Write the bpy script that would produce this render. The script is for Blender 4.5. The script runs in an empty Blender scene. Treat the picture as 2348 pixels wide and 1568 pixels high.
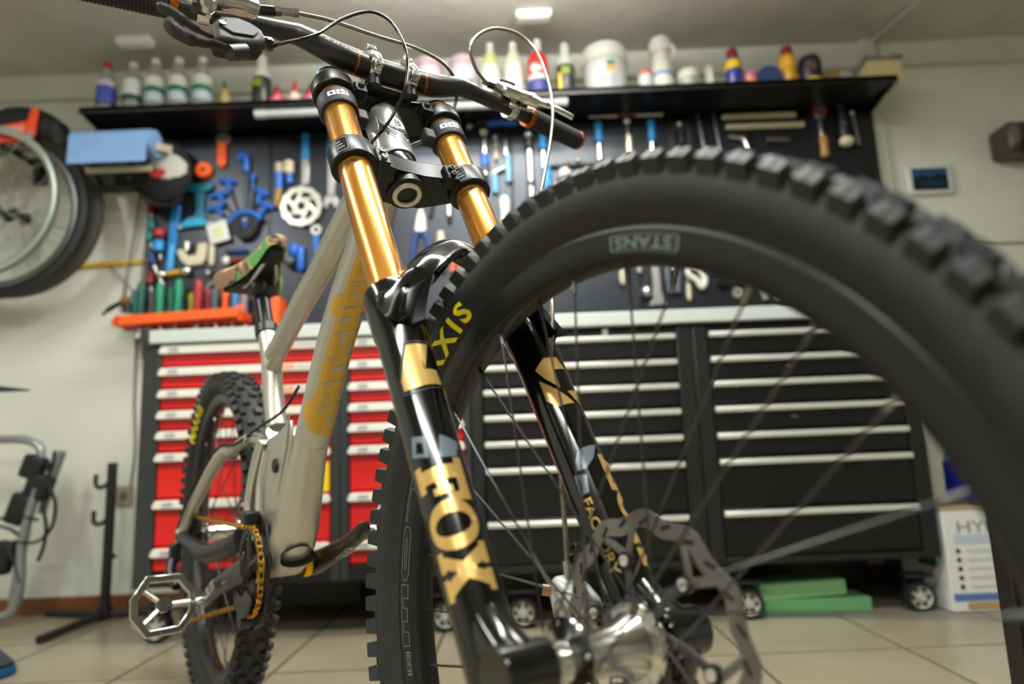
import bpy, bmesh, math, random
from math import sin, cos, pi, radians as R, sqrt, atan2, hypot
from mathutils import Vector as V, Matrix, Quaternion
random.seed(7)
SC = bpy.context.scene
COL = SC.collection

# ------------------------------------------------------------------ camera
cam_d = bpy.data.cameras.new('camera')
cam = bpy.data.objects.new('camera', cam_d); COL.objects.link(cam)
cam_d.sensor_fit = 'HORIZONTAL'; cam_d.sensor_width = 36.0; cam_d.lens = 36.0*1565/2348
TH, RO = R(9.4), R(2.3)
cf = V((0, cos(TH), sin(TH))); cu0 = V((0, -sin(TH), cos(TH))); cr0 = V((1, 0, 0))
cr = cr0*cos(RO) - cu0*sin(RO); cu = cu0*cos(RO) + cr0*sin(RO)
cam.matrix_world = Matrix(((cr.x, cu.x, -cf.x, 0), (cr.y, cu.y, -cf.y, 0), (cr.z, cu.z, -cf.z, 0.5198), (0, 0, 0, 1)))
cam_d.clip_start = 0.02
cam_d.dof.use_dof = True; cam_d.dof.focus_distance = 0.84; cam_d.dof.aperture_fstop = 2.5
SC.camera = cam

# ------------------------------------------------------------------ world, exposure
wd = bpy.data.worlds.new('world'); SC.world = wd; wd.use_nodes = True
wd.node_tree.nodes['Background'].inputs[0].default_value = (0.9, 0.95, 1.0, 1)
wd.node_tree.nodes['Background'].inputs[1].default_value = 0.02
SC.view_settings.view_transform = 'Standard'; SC.view_settings.look = 'None'
SC.view_settings.exposure = 0.42; SC.view_settings.gamma = 1.0; SC.view_settings.use_curve_mapping = False

# ------------------------------------------------------------------ helpers
def lin(c):
    if isinstance(c, (int, float)): c = (c, c, c)
    return tuple((x/255/12.92 if x/255 <= .04045 else ((x/255+.055)/1.055)**2.4) for x in c)
MATS = {}
def mat(name, rgb=(128, 128, 128), rough=.5, metal=0., coat=0., noise=0., nscale=60., bump=0., bscale=200., spec=.5, trans=0., emit=0., rvar=0., two=None, aniso=0.):
    """procedural principled material; rgb is an sRGB 0-255 colour, `two` a second colour mixed in by noise"""
    if name in MATS: return MATS[name]
    m = bpy.data.materials.new(name); m.use_nodes = True; nt = m.node_tree
    b = nt.nodes['Principled BSDF']; c = lin(rgb)
    b.inputs['Base Color'].default_value = (*c, 1); b.inputs['Roughness'].default_value = rough
    b.inputs['Metallic'].default_value = metal; b.inputs['Coat Weight'].default_value = coat
    b.inputs['Coat Roughness'].default_value = .06
    b.inputs['Specular IOR Level'].default_value = spec; b.inputs['Transmission Weight'].default_value = trans
    if aniso: b.inputs['Anisotropic'].default_value = aniso
    if emit:
        b.inputs['Emission Color'].default_value = (*c, 1); b.inputs['Emission Strength'].default_value = emit
    if noise or bump or two or rvar:
        tc = nt.nodes.new('ShaderNodeTexCoord'); n = nt.nodes.new('ShaderNodeTexNoise')
        n.inputs['Scale'].default_value = nscale; n.inputs['Detail'].default_value = 5
        nt.links.new(tc.outputs['Object'], n.inputs['Vector'])
        if noise or two:
            mx = nt.nodes.new('ShaderNodeMix'); mx.data_type = 'RGBA'
            mx.inputs['A'].default_value = (*c, 1)
            c2 = lin(two) if two else tuple(x*(1-noise) for x in c)
            mx.inputs['B'].default_value = (*c2, 1)
            rp = nt.nodes.new('ShaderNodeMapRange'); rp.inputs['From Min'].default_value = .38; rp.inputs['From Max'].default_value = .62
            nt.links.new(n.outputs['Fac'], rp.inputs['Value']); nt.links.new(rp.outputs['Result'], mx.inputs['Factor'])
            nt.links.new(mx.outputs['Result'], b.inputs['Base Color'])
        if rvar:
            rr = nt.nodes.new('ShaderNodeMapRange'); rr.inputs['To Min'].default_value = max(0, rough-rvar); rr.inputs['To Max'].default_value = rough+rvar
            nt.links.new(n.outputs['Fac'], rr.inputs['Value']); nt.links.new(rr.outputs['Result'], b.inputs['Roughness'])
        if bump:
            n2 = nt.nodes.new('ShaderNodeTexNoise'); n2.inputs['Scale'].default_value = bscale; n2.inputs['Detail'].default_value = 4
            nt.links.new(tc.outputs['Object'], n2.inputs['Vector'])
            bp = nt.nodes.new('ShaderNodeBump'); bp.inputs['Strength'].default_value = bump; bp.inputs['Distance'].default_value = .004
            nt.links.new(n2.outputs['Fac'], bp.inputs['Height']); nt.links.new(bp.outputs['Normal'], b.inputs['Normal'])
    MATS[name] = m
    return m
# the materials that many things share
ALU = mat('raw_aluminium', (192, 188, 176), .36, .72, rvar=.08, nscale=25)
STEEL = mat('bright_steel', (215, 215, 210), .16, 1.)
SATIN = mat('satin_silver', (190, 190, 185), .33, 1.)
GUN = mat('dark_gunmetal', (70, 70, 72), .35, .9)
BLK = mat('satin_black', (22, 23, 24), .38)
GLOSS = mat('gloss_black', (9, 9, 10), .15, coat=.35)
MATTE = mat('matte_black', (17, 17, 18), .6)
PLAST = mat('black_plastic', (30, 29, 31), .42)
WHITE = mat('white_plastic', (225, 225, 222), .4)
BLUE = mat('blue_grip', (25, 95, 185), .45)
LBLUE = mat('light_blue_grip', (40, 140, 205), .45)
TEAL = mat('teal_grip', (15, 110, 110), .45)
GREEN = mat('green_grip', (20, 140, 105), .4)
RED = mat('red_plastic', (170, 30, 30), .4)
ORANGE = mat('orange_plastic', (250, 95, 20), .42)
YEL = mat('yellow_plastic', (235, 200, 20), .45)
CREAM = mat('cream_paint', (205, 198, 170), .5)
WOOD = mat('pale_wood', (170, 130, 80), .55, noise=.3, nscale=30)
GOLD = mat('decal_gold', (216, 178, 104), .28, .45)
GREYD = mat('decal_grey', (118, 132, 142), .3, .2)
KASH = mat('kashima_gold', (214, 148, 58), .24, .72, coat=.6, rvar=.02, nscale=8)

def frame_of(d):
    d = V(d).normalized(); a = V((0, 0, 1)) if abs(d.z) < .9 else V((1, 0, 0))
    x = a.cross(d).normalized(); return x, d.cross(x), d
class MB:
    """collects shapes and links them as ONE mesh object"""
    def __init__(s): s.v = []; s.f = []
    def add(s, vs, fs):
        o = len(s.v); s.v += [tuple(p) for p in vs]; s.f += [tuple(i+o for i in f) for f in fs]; return s
    def box(s, c, size, M=None, taper=1.):
        x, y, z = [q/2 for q in size]; c = V(c)
        vs = [V((sx*x*(taper if sz > 0 else 1), sy*y*(taper if sz > 0 else 1), sz*z)) for sz in (-1, 1) for sy in (-1, 1) for sx in (-1, 1)]
        if M is not None: vs = [M @ p for p in vs]
        return s.add([c+p for p in vs], [(0, 2, 3, 1), (4, 5, 7, 6), (0, 1, 5, 4), (2, 6, 7, 3), (0, 4, 6, 2), (1, 3, 7, 5)])
    def loft(s, rings, cap=True, closed=False):
        n = len(rings[0]); vs = [p for r in rings for p in r]; fs = []
        m = len(rings)
        for i in range(m if closed else m-1):
            j = (i+1) % m
            for k in range(n): fs.append((i*n+k, i*n+(k+1) % n, j*n+(k+1) % n, j*n+k))
        if cap and not closed: fs += [tuple(range(n-1, -1, -1)), tuple((m-1)*n+k for k in range(n))]
        return s.add(vs, fs)
    def cyl(s, p0, p1, r0, r1=None, n=16, cap=True):
        r1 = r0 if r1 is None else r1; p0, p1 = V(p0), V(p1); x, y, d = frame_of(p1-p0)
        return s.loft([[p+(x*cos(2*pi*k/n)+y*sin(2*pi*k/n))*r for k in range(n)] for p, r in ((p0, r0), (p1, r1))], cap)
    def tube(s, pts, r, n=8, cap=True, closed=False, flat=1., up=None):
        pts = [V(p) for p in pts]; m = len(pts); rings = []; x = None
        for i, p in enumerate(pts):
            if closed: d = pts[(i+1) % m]-pts[i-1]
            else: d = pts[min(i+1, m-1)]-pts[max(i-1, 0)]
            d.normalize()
            if up is not None: x = V(up).cross(d).normalized()
            elif x is None: x = frame_of(d)[0]
            else: x = (x-d*x.dot(d)).normalized()
            y = d.cross(x); rr = r[i] if isinstance(r, (list, tuple)) else r
            rings.append([p+x*cos(2*pi*k/n)*rr+y*sin(2*pi*k/n)*rr*flat for k in range(n)])
        return s.loft(rings, cap, closed)
    def lathe(s, prof, o=(0, 0, 0), ax=(0, 0, 1), n=24, closed=False):
        """prof: (radius, height) pairs along the axis"""
        x, y, d = frame_of(ax); o = V(o)
        return s.loft([[o+d*h+(x*cos(2*pi*k/n)+y*sin(2*pi*k/n))*max(r, 1e-5) for k in range(n)] for r, h in prof], True, closed)
    def prism(s, poly, d0, d1, M):
        """2-D outline pushed out between d0 and d1; M(x, y, d) gives the point"""
        n = len(poly); vs = [M(x, y, d0) for x, y in poly]+[M(x, y, d1) for x, y in poly]
        return s.add(vs, [tuple(range(n-1, -1, -1)), tuple(range(n, 2*n))]+[(k, (k+1) % n, n+(k+1) % n, n+k) for k in range(n)])
    def sphere(s, c, r, n=12, sq=(1, 1, 1)):
        c = V(c); m = n//2
        rings = [[c+V((r*sq[0]*sin(pi*i/m)*cos(2*pi*k/n), r*sq[1]*sin(pi*i/m)*sin(2*pi*k/n), r*sq[2]*cos(pi*i/m))) for k in range(n)] for i in range(1, m)]
        return s.loft(rings)
    def mesh(s, name, m=None, smooth=38):
        me = bpy.data.meshes.new(name); me.from_pydata(s.v, [], s.f)
        bm = bmesh.new(); bm.from_mesh(me); bmesh.ops.remove_doubles(bm, verts=bm.verts, dist=1e-6)
        bmesh.ops.recalc_face_normals(bm, faces=bm.faces); bm.to_mesh(me); bm.free()
        if smooth:
            me.polygons.foreach_set('use_smooth', [True]*len(me.polygons)); me.set_sharp_from_angle(angle=R(smooth))
        if m: me.materials.append(m)
        return me
    def build(s, name, m, parent=None, M=None, bevel=0., smooth=38, label=None):
        return obj(name, s.mesh(name, m, smooth), parent, M, bevel, label)
def obj(name, me, parent=None, M=None, bevel=0., label=None):
    o = bpy.data.objects.new(name, me); COL.objects.link(o)
    if parent: o.parent = parent
    if M is not None: o.matrix_local = M
    if bevel:
        b = o.modifiers.new('bevel', 'BEVEL'); b.width = bevel; b.segments = 2; b.limit_method = 'ANGLE'; b.angle_limit = R(40)
    if label: o['label'] = label
    return o
def tag(o, label, cat=None, group=None, kind=None):
    o['label'] = label
    if cat: o['category'] = cat
    if group: o['group'] = group
    if kind: o['kind'] = kind
    return o
def thing(name, label, cat, loc=(0, 0, 0), rz=0., group=None):
    o = bpy.data.objects.new(name, None); o.empty_display_size = .05; COL.objects.link(o)
    o.location = loc; o.rotation_euler = (0, 0, rz); return tag(o, label, cat, group)
def struct(o): o['kind'] = 'structure'; return o
def spline(pts, n=8):
    """Catmull-Rom through the points"""
    P = [V(p) for p in pts]; P = [P[0]*2-P[1]]+P+[P[-1]*2-P[-2]]; out = []
    for i in range(1, len(P)-2):
        a, b, c, d = P[i-1:i+3]
        for k in range(n):
            t = k/n; out.append(.5*((2*b)+(c-a)*t+(2*a-5*b+4*c-d)*t*t+(3*b-a-3*c+d)*t**3))
    return out+[P[-2]]
def text_geo(s, size=1., offset=0., cuts=(), spacing=1., shear=0.):
    """flat lettering as (verts, faces), cut along x where it must bend"""
    cv = bpy.data.curves.new('t', 'FONT'); cv.body = s; cv.size = size; cv.offset = offset; cv.space_character = spacing; cv.shear = shear
    cv.resolution_u = 3; cv.align_x = 'LEFT'
    o = bpy.data.objects.new('t', cv); COL.objects.link(o)
    me = bpy.data.meshes.new_from_object(o.evaluated_get(bpy.context.evaluated_depsgraph_get()))
    bpy.data.objects.remove(o); bpy.data.curves.remove(cv)
    bm = bmesh.new(); bm.from_mesh(me); bpy.data.meshes.remove(me)
    return bm
def flat_bm(polys):
    bm = bmesh.new()
    for p in polys:
        bm.faces.new([bm.verts.new((x, y, 0)) for x, y in p])
    return bm
def bend(bm, fn, name, m, parent, M=None, nx=0, ny=0, label=None, norm=True, smooth=True):
    """cut the flat shape into strips and lay it onto a surface; fn(x, y) with x, y in 0..1 when norm"""
    if norm:
        xs = [v.co.x for v in bm.verts]; ys = [v.co.y for v in bm.verts]
        x0, x1, y0, y1 = min(xs), max(xs), min(ys), max(ys)
        for v in bm.verts: v.co = ((v.co.x-x0)/(x1-x0), (v.co.y-y0)/(y1-y0), 0)
    for k, axis in ((nx, 0), (ny, 1)):
        lo = min((v.co[axis] for v in bm.verts), default=0); hi = max((v.co[axis] for v in bm.verts), default=1)
        for i in range(1, k):
            co = [0, 0, 0]; no = [0, 0, 0]; co[axis] = lo+(hi-lo)*i/k; no[axis] = 1
            bmesh.ops.bisect_plane(bm, geom=bm.verts[:]+bm.edges[:]+bm.faces[:], plane_co=co, plane_no=no)
    bmesh.ops.triangulate(bm, faces=bm.faces[:])
    for v in bm.verts: v.co = V(fn(v.co.x, v.co.y))
    me = bpy.data.meshes.new(name); bm.to_mesh(me); bm.free()
    if smooth: me.polygons.foreach_set('use_smooth', [True]*len(me.polygons))
    me.materials.append(m)
    return obj(name, me, parent, M, 0, label)
def rrect(w, h, r, n=4):
    out = []
    for cx, cy, a in ((w/2-r, h/2-r, 0), (-w/2+r, h/2-r, 90), (-w/2+r, -h/2+r, 180), (w/2-r, -h/2+r, 270)):
        out += [(cx+r*cos(R(a+90*k/n)), cy+r*sin(R(a+90*k/n))) for k in range(n+1)]
    return out
# ================================================================== THE ROOM
X0, X1, YF, YW, ZC = -3.2, 3.4, -2.6, 2.68, 2.2
WALLM = mat('wall_paint', (216, 218, 206), .55, noise=.09, nscale=3.0, bump=.12, bscale=40)
CEILM = mat('ceiling_plaster', (200, 197, 188), .8, noise=.12, nscale=5, bump=.8, bscale=22)
TILEM = mat('floor_tile', (150, 142, 118), .28, noise=.10, nscale=4)
GROUT = mat('grout', (84, 76, 62), .8)
BASEM = mat('brown_baseboard', (120, 72, 34), .45, noise=.3, nscale=12)
def slab(name, lo, hi, m, **k):
    c = [(a+b)/2 for a, b in zip(lo, hi)]; return struct(MB().box((0, 0, 0), [b-a for a, b in zip(lo, hi)]).build(name, m, None, Matrix.Translation(c), **k))
floor = slab('floor', (X0-.1, YF-.1, -.1), (X1+.1, YW+.1, -.0025), GROUT)
slab('ceiling', (X0-.1, YF-.1, ZC), (X1+.1, YW+.1, ZC+.1), CEILM)
slab('wall_back', (X0-.1, YW, -.1), (X1+.1, YW+.1, ZC), WALLM)
slab('wall_front', (X0-.1, YF-.1, -.1), (X1+.1, YF, ZC), WALLM)
slab('wall_left', (X0-.1, YF, -.1), (X0, YW, ZC), WALLM)
slab('wall_right', (X1, YF, -.1), (X1+.1, YW, ZC), WALLM)
slab('baseboard_back', (X0, YW-.012, 0), (X1, YW, .062), BASEM, bevel=.003)
slab('trim_1', (1.53, YW-.025, 0), (1.585, YW, ZC), mat('trim_paint', (205, 203, 190), .5), bevel=.004)
slab('trim_2', (1.585, YW-.006, 1.283), (X1, YW, 1.293), mat('trim_line', (150, 146, 132), .6))
slab('trim_3', (X0, YW-.014, 2.072), (X1, YW, 2.085), mat('trim_line2', (190, 187, 170), .6))
# floor tiles, 40 cm apart
tm = MB().box((0, 0, -.004), (.390, .390, .008)).mesh('tile', TILEM, 0)
fw = Matrix.Translation((-(X0+X1)/2, -(YF+YW)/2, (.1+.0025)/2))
i0 = -4
x = -1.44-.4*4
while x < X1:
    y = 1.835-.4*11
    while y < YW:
        cx, cy = x+.2, y+.2
        o = obj('tile', tm, floor, fw @ Matrix.Translation((cx, cy, 0)))
        y += .4
    x += .4

# ceiling lamps: tube fittings, each with its own light
LAMPM = mat('lamp_diffuser', (250, 250, 245), .4, emit=3.5)
def ceiling_lamp(x, y, L, W, along, power, label, drop=0., up=0.):
    t = thing('ceiling_lamp', label, 'lamp', (x, y, ZC-drop), 0 if along == 'x' else pi/2, 'tube lamps on the ceiling')
    MB().box((0, 0, -.015), (L, W, .03)).build('lamp_housing', WHITE, t, bevel=.004)
    if drop:
        for s in (-1, 1): MB().cyl((s*L*.35, 0, 0), (s*L*.35, 0, drop), .003, n=8).build('lamp_rod', SATIN, t)
    for s in (-1, 1): MB().cyl((-L/2+.03, s*W*.25, -.042), (L/2-.03, s*W*.25, -.042), .013, n=12).build('lamp_tube', LAMPM, t)
    for s in (-1, 1): MB().box((s*(L/2-.015), 0, -.04), (.03, W*.9, .03)).build('lamp_end', WHITE, t, bevel=.003)
    for z, e in ((-.060, power), (.006, up)):
        if not e: continue
        l = bpy.data.lights.new('lamp_light', 'AREA'); l.shape = 'RECTANGLE'; l.size = L-.06; l.size_y = W*.9; l.energy = e; l.color = (1., 1., .965)
        o = bpy.data.objects.new('lamp_light', l); COL.objects.link(o); o.parent = t; o.location = (0, 0, z)
        if z > 0: o.rotation_euler = (pi, 0, 0)
ceiling_lamp(-.05, 1.80, 1.2, .14, 'x', 10, 'tube lamp hung just above the workbench', .10, 50)
ceiling_lamp(.22, .78, 1.3, .16, 'x', 26, 'long twin-tube ceiling lamp above the front wheel')
ceiling_lamp(-.45, -.75, 1.6, .16, 'x', 38, 'long twin-tube ceiling lamp behind the camera')
ceiling_lamp(-1.75, .70, 1.5, .16, 'y', 22, 'twin-tube ceiling lamp added to brighten the left wall')  # unseen lamp, added to light the wall on the left

# ================================================================== WORKBENCH OF TOOL CABINETS
YC = 2.15                                  # front plane of the drawers
CBLK = mat('cabinet_black', (24, 25, 26), .35)
CDRW = mat('drawer_black', (14, 15, 15), .28, rvar=.05, nscale=8)
CGREY = mat('cabinet_post_grey', (46, 48, 50), .4)
CRED = mat('drawer_red', (214, 30, 26), .35)
CRED2 = mat('drawer_red_shade', (165, 18, 18), .4)  # darker drawer red, stands in for shade under the label strips
HAND = mat('handle_silver', (222, 222, 214), .3, .45)
HWHT = mat('handle_white', (226, 224, 212), .4)
INK = mat('label_ink', (70, 68, 66), .6)
ORNG = mat('label_orange', (236, 160, 110), .6)
def caster(parent, x, y, r=.046):
    b = MB().box((x, y, 2*r+.022), (.07, .075, .006)).prism([(-.036, .022), (.036, .022), (.020, -.008-r*.2), (-.020, -.008-r*.2)], -.028, -.022, lambda a, c, d: V((x+d, y+a, 2*r+.0+c-.004))).prism([(-.036, .022), (.036, .022), (.020, -.008-r*.2), (-.020, -.008-r*.2)], .022, .028, lambda a, c, d: V((x+d, y+a, 2*r+c-.004))).build('caster', BLK, parent, bevel=.001)
    return b
def caster_front(parent, x, y, r=.046):
    """a swivel caster turned so that its wheel disc faces the room"""
    b = MB().box((x, y+.01, 2*r+.016), (.085, .07, .008)).box((x, y+.02, r+.030), (.062, .010, r+.03)).build('caster', MATTE, parent, bevel=.002)
    MB().lathe([(r*.72, -.018), (r*.94, -.018), (r, -.012), (r, .012), (r*.94, .018), (r*.72, .018)], o=(x, y, r), ax=(0, 1, 0), n=32, closed=True).build('caster_tire', MATTE, b)
    w = MB().lathe([(.005, -.022), (.010, -.022), (.011, -.016), (.012, -.008), (r*.5, -.007), (r*.66, -.010), (r*.72, -.018), (r*.76, -.018), (r*.76, .018), (.005, .018)], o=(x, y, r), ax=(0, 1, 0), n=28).build('caster_wheel', mat('caster_grey', (186, 184, 176), .4, .2), b)
    for k in range(6):
        a = 2*pi*k/6; c = V((x+r*.5*cos(a), y-.0105, r+r*.5*sin(a)))
        MB().lathe([(.0001, 0), (r*.13, 0), (r*.13, .002), (.0001, .002)], o=c, ax=(0, -1, 0), n=10).build('wheel_opening', MATTE, b)
def cabinet(label, xl, xr, zb, zt, dl, dr, handles, zlast, red, casters, name='tool_cabinet'):
    t = thing(name, label, 'cabinet', ((xl+xr)/2, YC, 0)); ox = (xl+xr)/2
    D = .50
    mb = MB(); pw = (dl-xl)
    mb.box(((xl+dl)/2-ox, D/2-.004, (zb+zt)/2), (dl-xl, D, zt-zb)).box(((xr+dr)/2-ox, D/2-.004, (zb+zt)/2), (xr-dr, D, zt-zb))
    mb.box((0, D/2+.01, zb+.012), (xr-xl, D-.02, .024)).box((0, D/2+.01, zt-.010), (xr-xl, D-.02, .02)).box((0, D-.01, (zb+zt)/2), (xr-xl, .02, zt-zb))
    mb.build('cabinet_body', CGREY if red else CBLK, t, bevel=.004)
    MB().box((0, .012, zb+(zlast-zb)/2-.002), (xr-xl-.01, .02, zlast-zb-.004)).build('plinth', CBLK, t, bevel=.002)
    w = dr-dl; cx = (dl+dr)/2-ox
    for i, h in enumerate(handles):
        top = h+.018 if i else min(zt-.004, h+.034); bot = (handles[i+1]+.019) if i+1 < len(handles) else zlast
        d = MB().box((cx, .02, (top+bot)/2), (w-.006, .04, top-bot-.004)).build('drawer', CRED if red else CDRW, t, bevel=.002)
        if red:
            # shading line below the label strip, painted as a darker red strip
            MB().box((cx, -.0015, h-.0245), (w-.010, .006, .012)).build('drawer_shade_line', CRED2, d, bevel=.0015)
            MB().prism([(-w/2-.004, -.006), (-w/2+.006, .0125), (w/2-.006, .0125), (w/2+.002, -.006), (w/2-.004, -.0125), (-w/2+.002, -.0125)], -.016, .0, lambda a, c, y: V((cx+a, y, h+c))).build('handle', HWHT, d, bevel=.002, label='white label strip handle')
            MB().box((cx-w/2+.046, -.0165, h), (.036, .001, .017)).build('label_card', mat('label_card', (196, 198, 194), .5), d)
            bend(text_geo('CF', offset=.01), lambda a, c, h=h: V((cx-w/2+.034+.024*a, -.0172, h-.0055+.011*c)), 'label_mark', INK, d)
            if i < 3 or i > 4: MB().box((cx+w*.24, -.0165, h+.001), (.060, .001, .015)).build('label_sticker', ORNG, d)
            if i < 3: MB().box((cx+w*.37, -.0165, h+.001), (.070, .001, .009)).build('label_sticker', mat('label_grey', (190, 186, 176), .5), d)
        else:
            MB().prism([(-w/2+.004, -.010), (-w/2+.004, .010), (w/2-.004, .010), (w/2-.004, -.010)], 0, 1, lambda a, c, y: V((cx+a, -.004-.016*y*(1-abs(c)*18*0), h+c*(1-.25*y)))).build('handle', HAND, d, bevel=.003, label='full-width silver drawer handle')
            if i in (1, 3): MB().box((cx-w*.08, -.0012, h-.028), (.020, .001, .004)).build('drawer_mark', SATIN, d)
    for x in casters: caster_front(t, x-ox, .04)
    if not red: MB().lathe([(.0001, 0), (.011, 0), (.011, .010), (.008, .013), (.0001, .013)], o=(.08, -.002, .8945), ax=(0, -1, 0), n=16).build('lock_knob', SATIN, t)
    MB().box((0, .42, .085), (xr-xl-.06, .04, .13)).build('rear_leg', CBLK, t)
    return t
cabinet('red-fronted tool cabinet behind the rear wheel, leftmost of the row', -1.178, -.549, .165, .907, -1.120, -.578, (.892, .822, .752, .686, .622, .554, .411, .268), .213, True, (-1.117,))
cabinet('narrower red-fronted tool cabinet behind the left crank arm', -.549, -.140, .165, .907, -.520, -.160, (.892, .822, .752, .686, .622, .554, .411, .268), .213, True, (-.235,))
cabinet('black tool cabinet seen through the front wheel, beside the red ones', -.138, .573, .165, .907, -.100, .522, (.872, .790, .713, .633, .552, .470, .310), .190, False, (.0,))
cabinet('black tool cabinet at the right-hand end of the row', .575, 1.272, .165, .907, .622, 1.222, (.873, .792, .714, .634, .552, .471, .316), .190, False, (.687, 1.21))
yl = MB().box((0, 0, 0), (.040, .001, .095)).build('yellow_sticker', YEL, None, Matrix.Translation((-.602, 2.148, .480))); tag(yl, 'yellow sticker on the deep red drawer beside the dark post', 'sticker')
STRIP = mat('worktop_aluminium', (204, 212, 207), .35, .2)
wt = thing('worktop', 'long silver-edged worktop lying across the tool cabinets', 'worktop', (.05, 2.4, .912))
MB().box((0, .0, .008), (2.46, .50, .016)).build('worktop_board', mat('worktop_grey', (110, 112, 112), .4), wt, bevel=.002)
MB().box((.0, -.262, .0225), (2.40, .024, .043)).build('worktop_edge', STRIP, wt, bevel=.003, label='bright silver front edge')
MB().box((-1.215, -.262, .026), (.028, .022, .05)).build('worktop_end', CGREY, wt, bevel=.004)

# ================================================================== TOOL BOARD AND SHELF
YB = 2.62
pb = thing('tool_board', 'large dark metal tool board above the worktop', 'tool board', (.02, YB, .945))
PBM = mat('board_metal', (62, 65, 70), .33, .85, rvar=.03, nscale=4)
NP = 6; wv = (1.50+1.445)/NP
for k in range(NP): MB().box((-1.465+wv*(k+.5), .012, .455), (wv-.004, .024, .905)).build('board_panel', PBM, pb, bevel=.002)
MB().box((0.01, .042, .458), (2.93, .03, .91)).build('board_back', MATTE, pb)
MB().box((1.482, .030, .458), (.03, .058, .91)).build('board_end', MATTE, pb, bevel=.003)
sh = thing('wall_shelf', 'long black wall shelf with deep flanges above the tool board', 'shelf', (-.052, 2.54, 1.885))
SHM = mat('shelf_black', (11, 12, 13), .38)
MB().box((0, 0, -.008), (3.11, .28, .016)).build('shelf_board', SHM, sh, bevel=.001)
MB().box((0, -.137, -.012), (3.11, .006, .024)).build('shelf_front_lip', SHM, sh)
for x in (-1.553, 1.553): MB().prism([(-.137, -.016), (.138, -.016), (.138, -.060)], -.003, .003, lambda a, c, d, x=x: V((x+d, a, c))).build('shelf_end', SHM, sh)
tl = thing('lamp_tube', 'white tube fitting fixed under the front of the shelf', 'lamp', (-.35, 2.438, 1.852))
MB().cyl((-.56, 0, 0), (.56, 0, 0), .018, n=18).build('tube_glass', mat('tube_glass', (215, 218, 226), .25), tl)
for s in (-1, 1): MB().cyl((s*.555, 0, 0), (s*.60, 0, 0), .0192, n=18).build('tube_cap', WHITE, tl, bevel=.002)
for s in (-.4, .4): MB().box((s, 0, .016), (.03, .016, .010)).build('tube_clip', WHITE, tl)
# ================================================================== THE BICYCLE
BK = thing('bicycle', 'raw aluminium downhill mountain bike with gold twin-crown fork and black wheels', 'bicycle', (.0324, .5814, 0), atan2(-.8222, .5692))
def col4(a, b, c, o): return Matrix(((a[0], b[0], c[0], o[0]), (a[1], b[1], c[1], o[1]), (a[2], b[2], c[2], o[2]), (0, 0, 0, 1)))
# front end axes, in bike coordinates: x forward of the legs, y to the left, z up the fork; origin in the front axle
FM = col4((.871, .017, .491), (-.011, 1., -.014), (-.492, .007, .871), (.048, .001, .372))
def fp(mb, name, m, bevel=0., smooth=38, label=None, parent=None):
    """a part of the front end"""
    return mb.build(name, m, parent or BK, None if parent else FM, bevel, smooth, label)
CL, YL = -.029, .0787           # fork leg axis
CS = -.053                      # steering axis

# ---------------------------------------------------------------- front and rear wheel
TYRE = mat('tyre_rubber', (34, 34, 34), .62, noise=.25, nscale=90, bump=.12, bscale=900)
TREAD = mat('tread_rubber', (40, 42, 43), .55, bump=.1, bscale=600)
RIMB = mat('rim_black', (30, 30, 30), .34, .3)
SPOKE = mat('spoke_black', (78, 78, 80), .3, .9)
NIP = mat('nipple_silver', (150, 150, 150), .3, 1.)
YELT = mat('tyre_yellow', (255, 236, 4), .5)
def ring_lathe(prof, n):
    mb = MB(); rings = []
    for k in range(n):
        t = 2*pi*k/n; rings.append([V((r*sin(t), y, r*cos(t))) for r, y in prof])
    mb.loft(rings, False, True); return mb
def knob_mesh(name, kind, sgn):
    """a tread block, x along the tread, y sideways, z outward from the carcass"""
    mb = MB()
    if kind == 'shoulder':
        lo = [(-.0085, -.0075), (.0085, -.0075), (.0085, .0065), (-.0085, .0065)]
        hi = [(-.0072, -.0050), (.0058, -.0050), (.0074, .0058), (-.0070, .0058)]
        zl, zh = -.004, .0098
    elif kind == 'centre':
        lo = [(-.0095, -.0085), (.0095, -.0075), (.0095, .0085), (-.0095, .0085)]
        hi = [(-.0080, -.0072), (.0066, -.0062), (.0072, .0070), (-.0080, .0072)]
        zl, zh = -.003, .0072
    else:
        lo = [(-.007, -.0055), (.007, -.0055), (.007, .0055), (-.007, .0055)]
        hi = [(-.006, -.0045), (.005, -.0045), (.005, .0045), (-.006, .0045)]
        zl, zh = -.003, .0068
    vs = [V((x, y*sgn, zl)) for x, y in lo]+[V((x, y*sgn, zh)) for x, y in hi]
    mb.add(vs, [(3, 2, 1, 0), (4, 5, 6, 7)]+[(k, (k+1) % 4, 4+(k+1) % 4, 4+k) for k in range(4)])
    # sipe groove across the top
    mb.box((0, 0, zh+.0002), (.0008, .009, .0012))
    return mb.mesh(name, TREAD, 0)
KM = {(k, s): knob_mesh('tread_knob', k, s) for k in ('shoulder', 'centre', 'inter') for s in (1, -1)}
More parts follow.
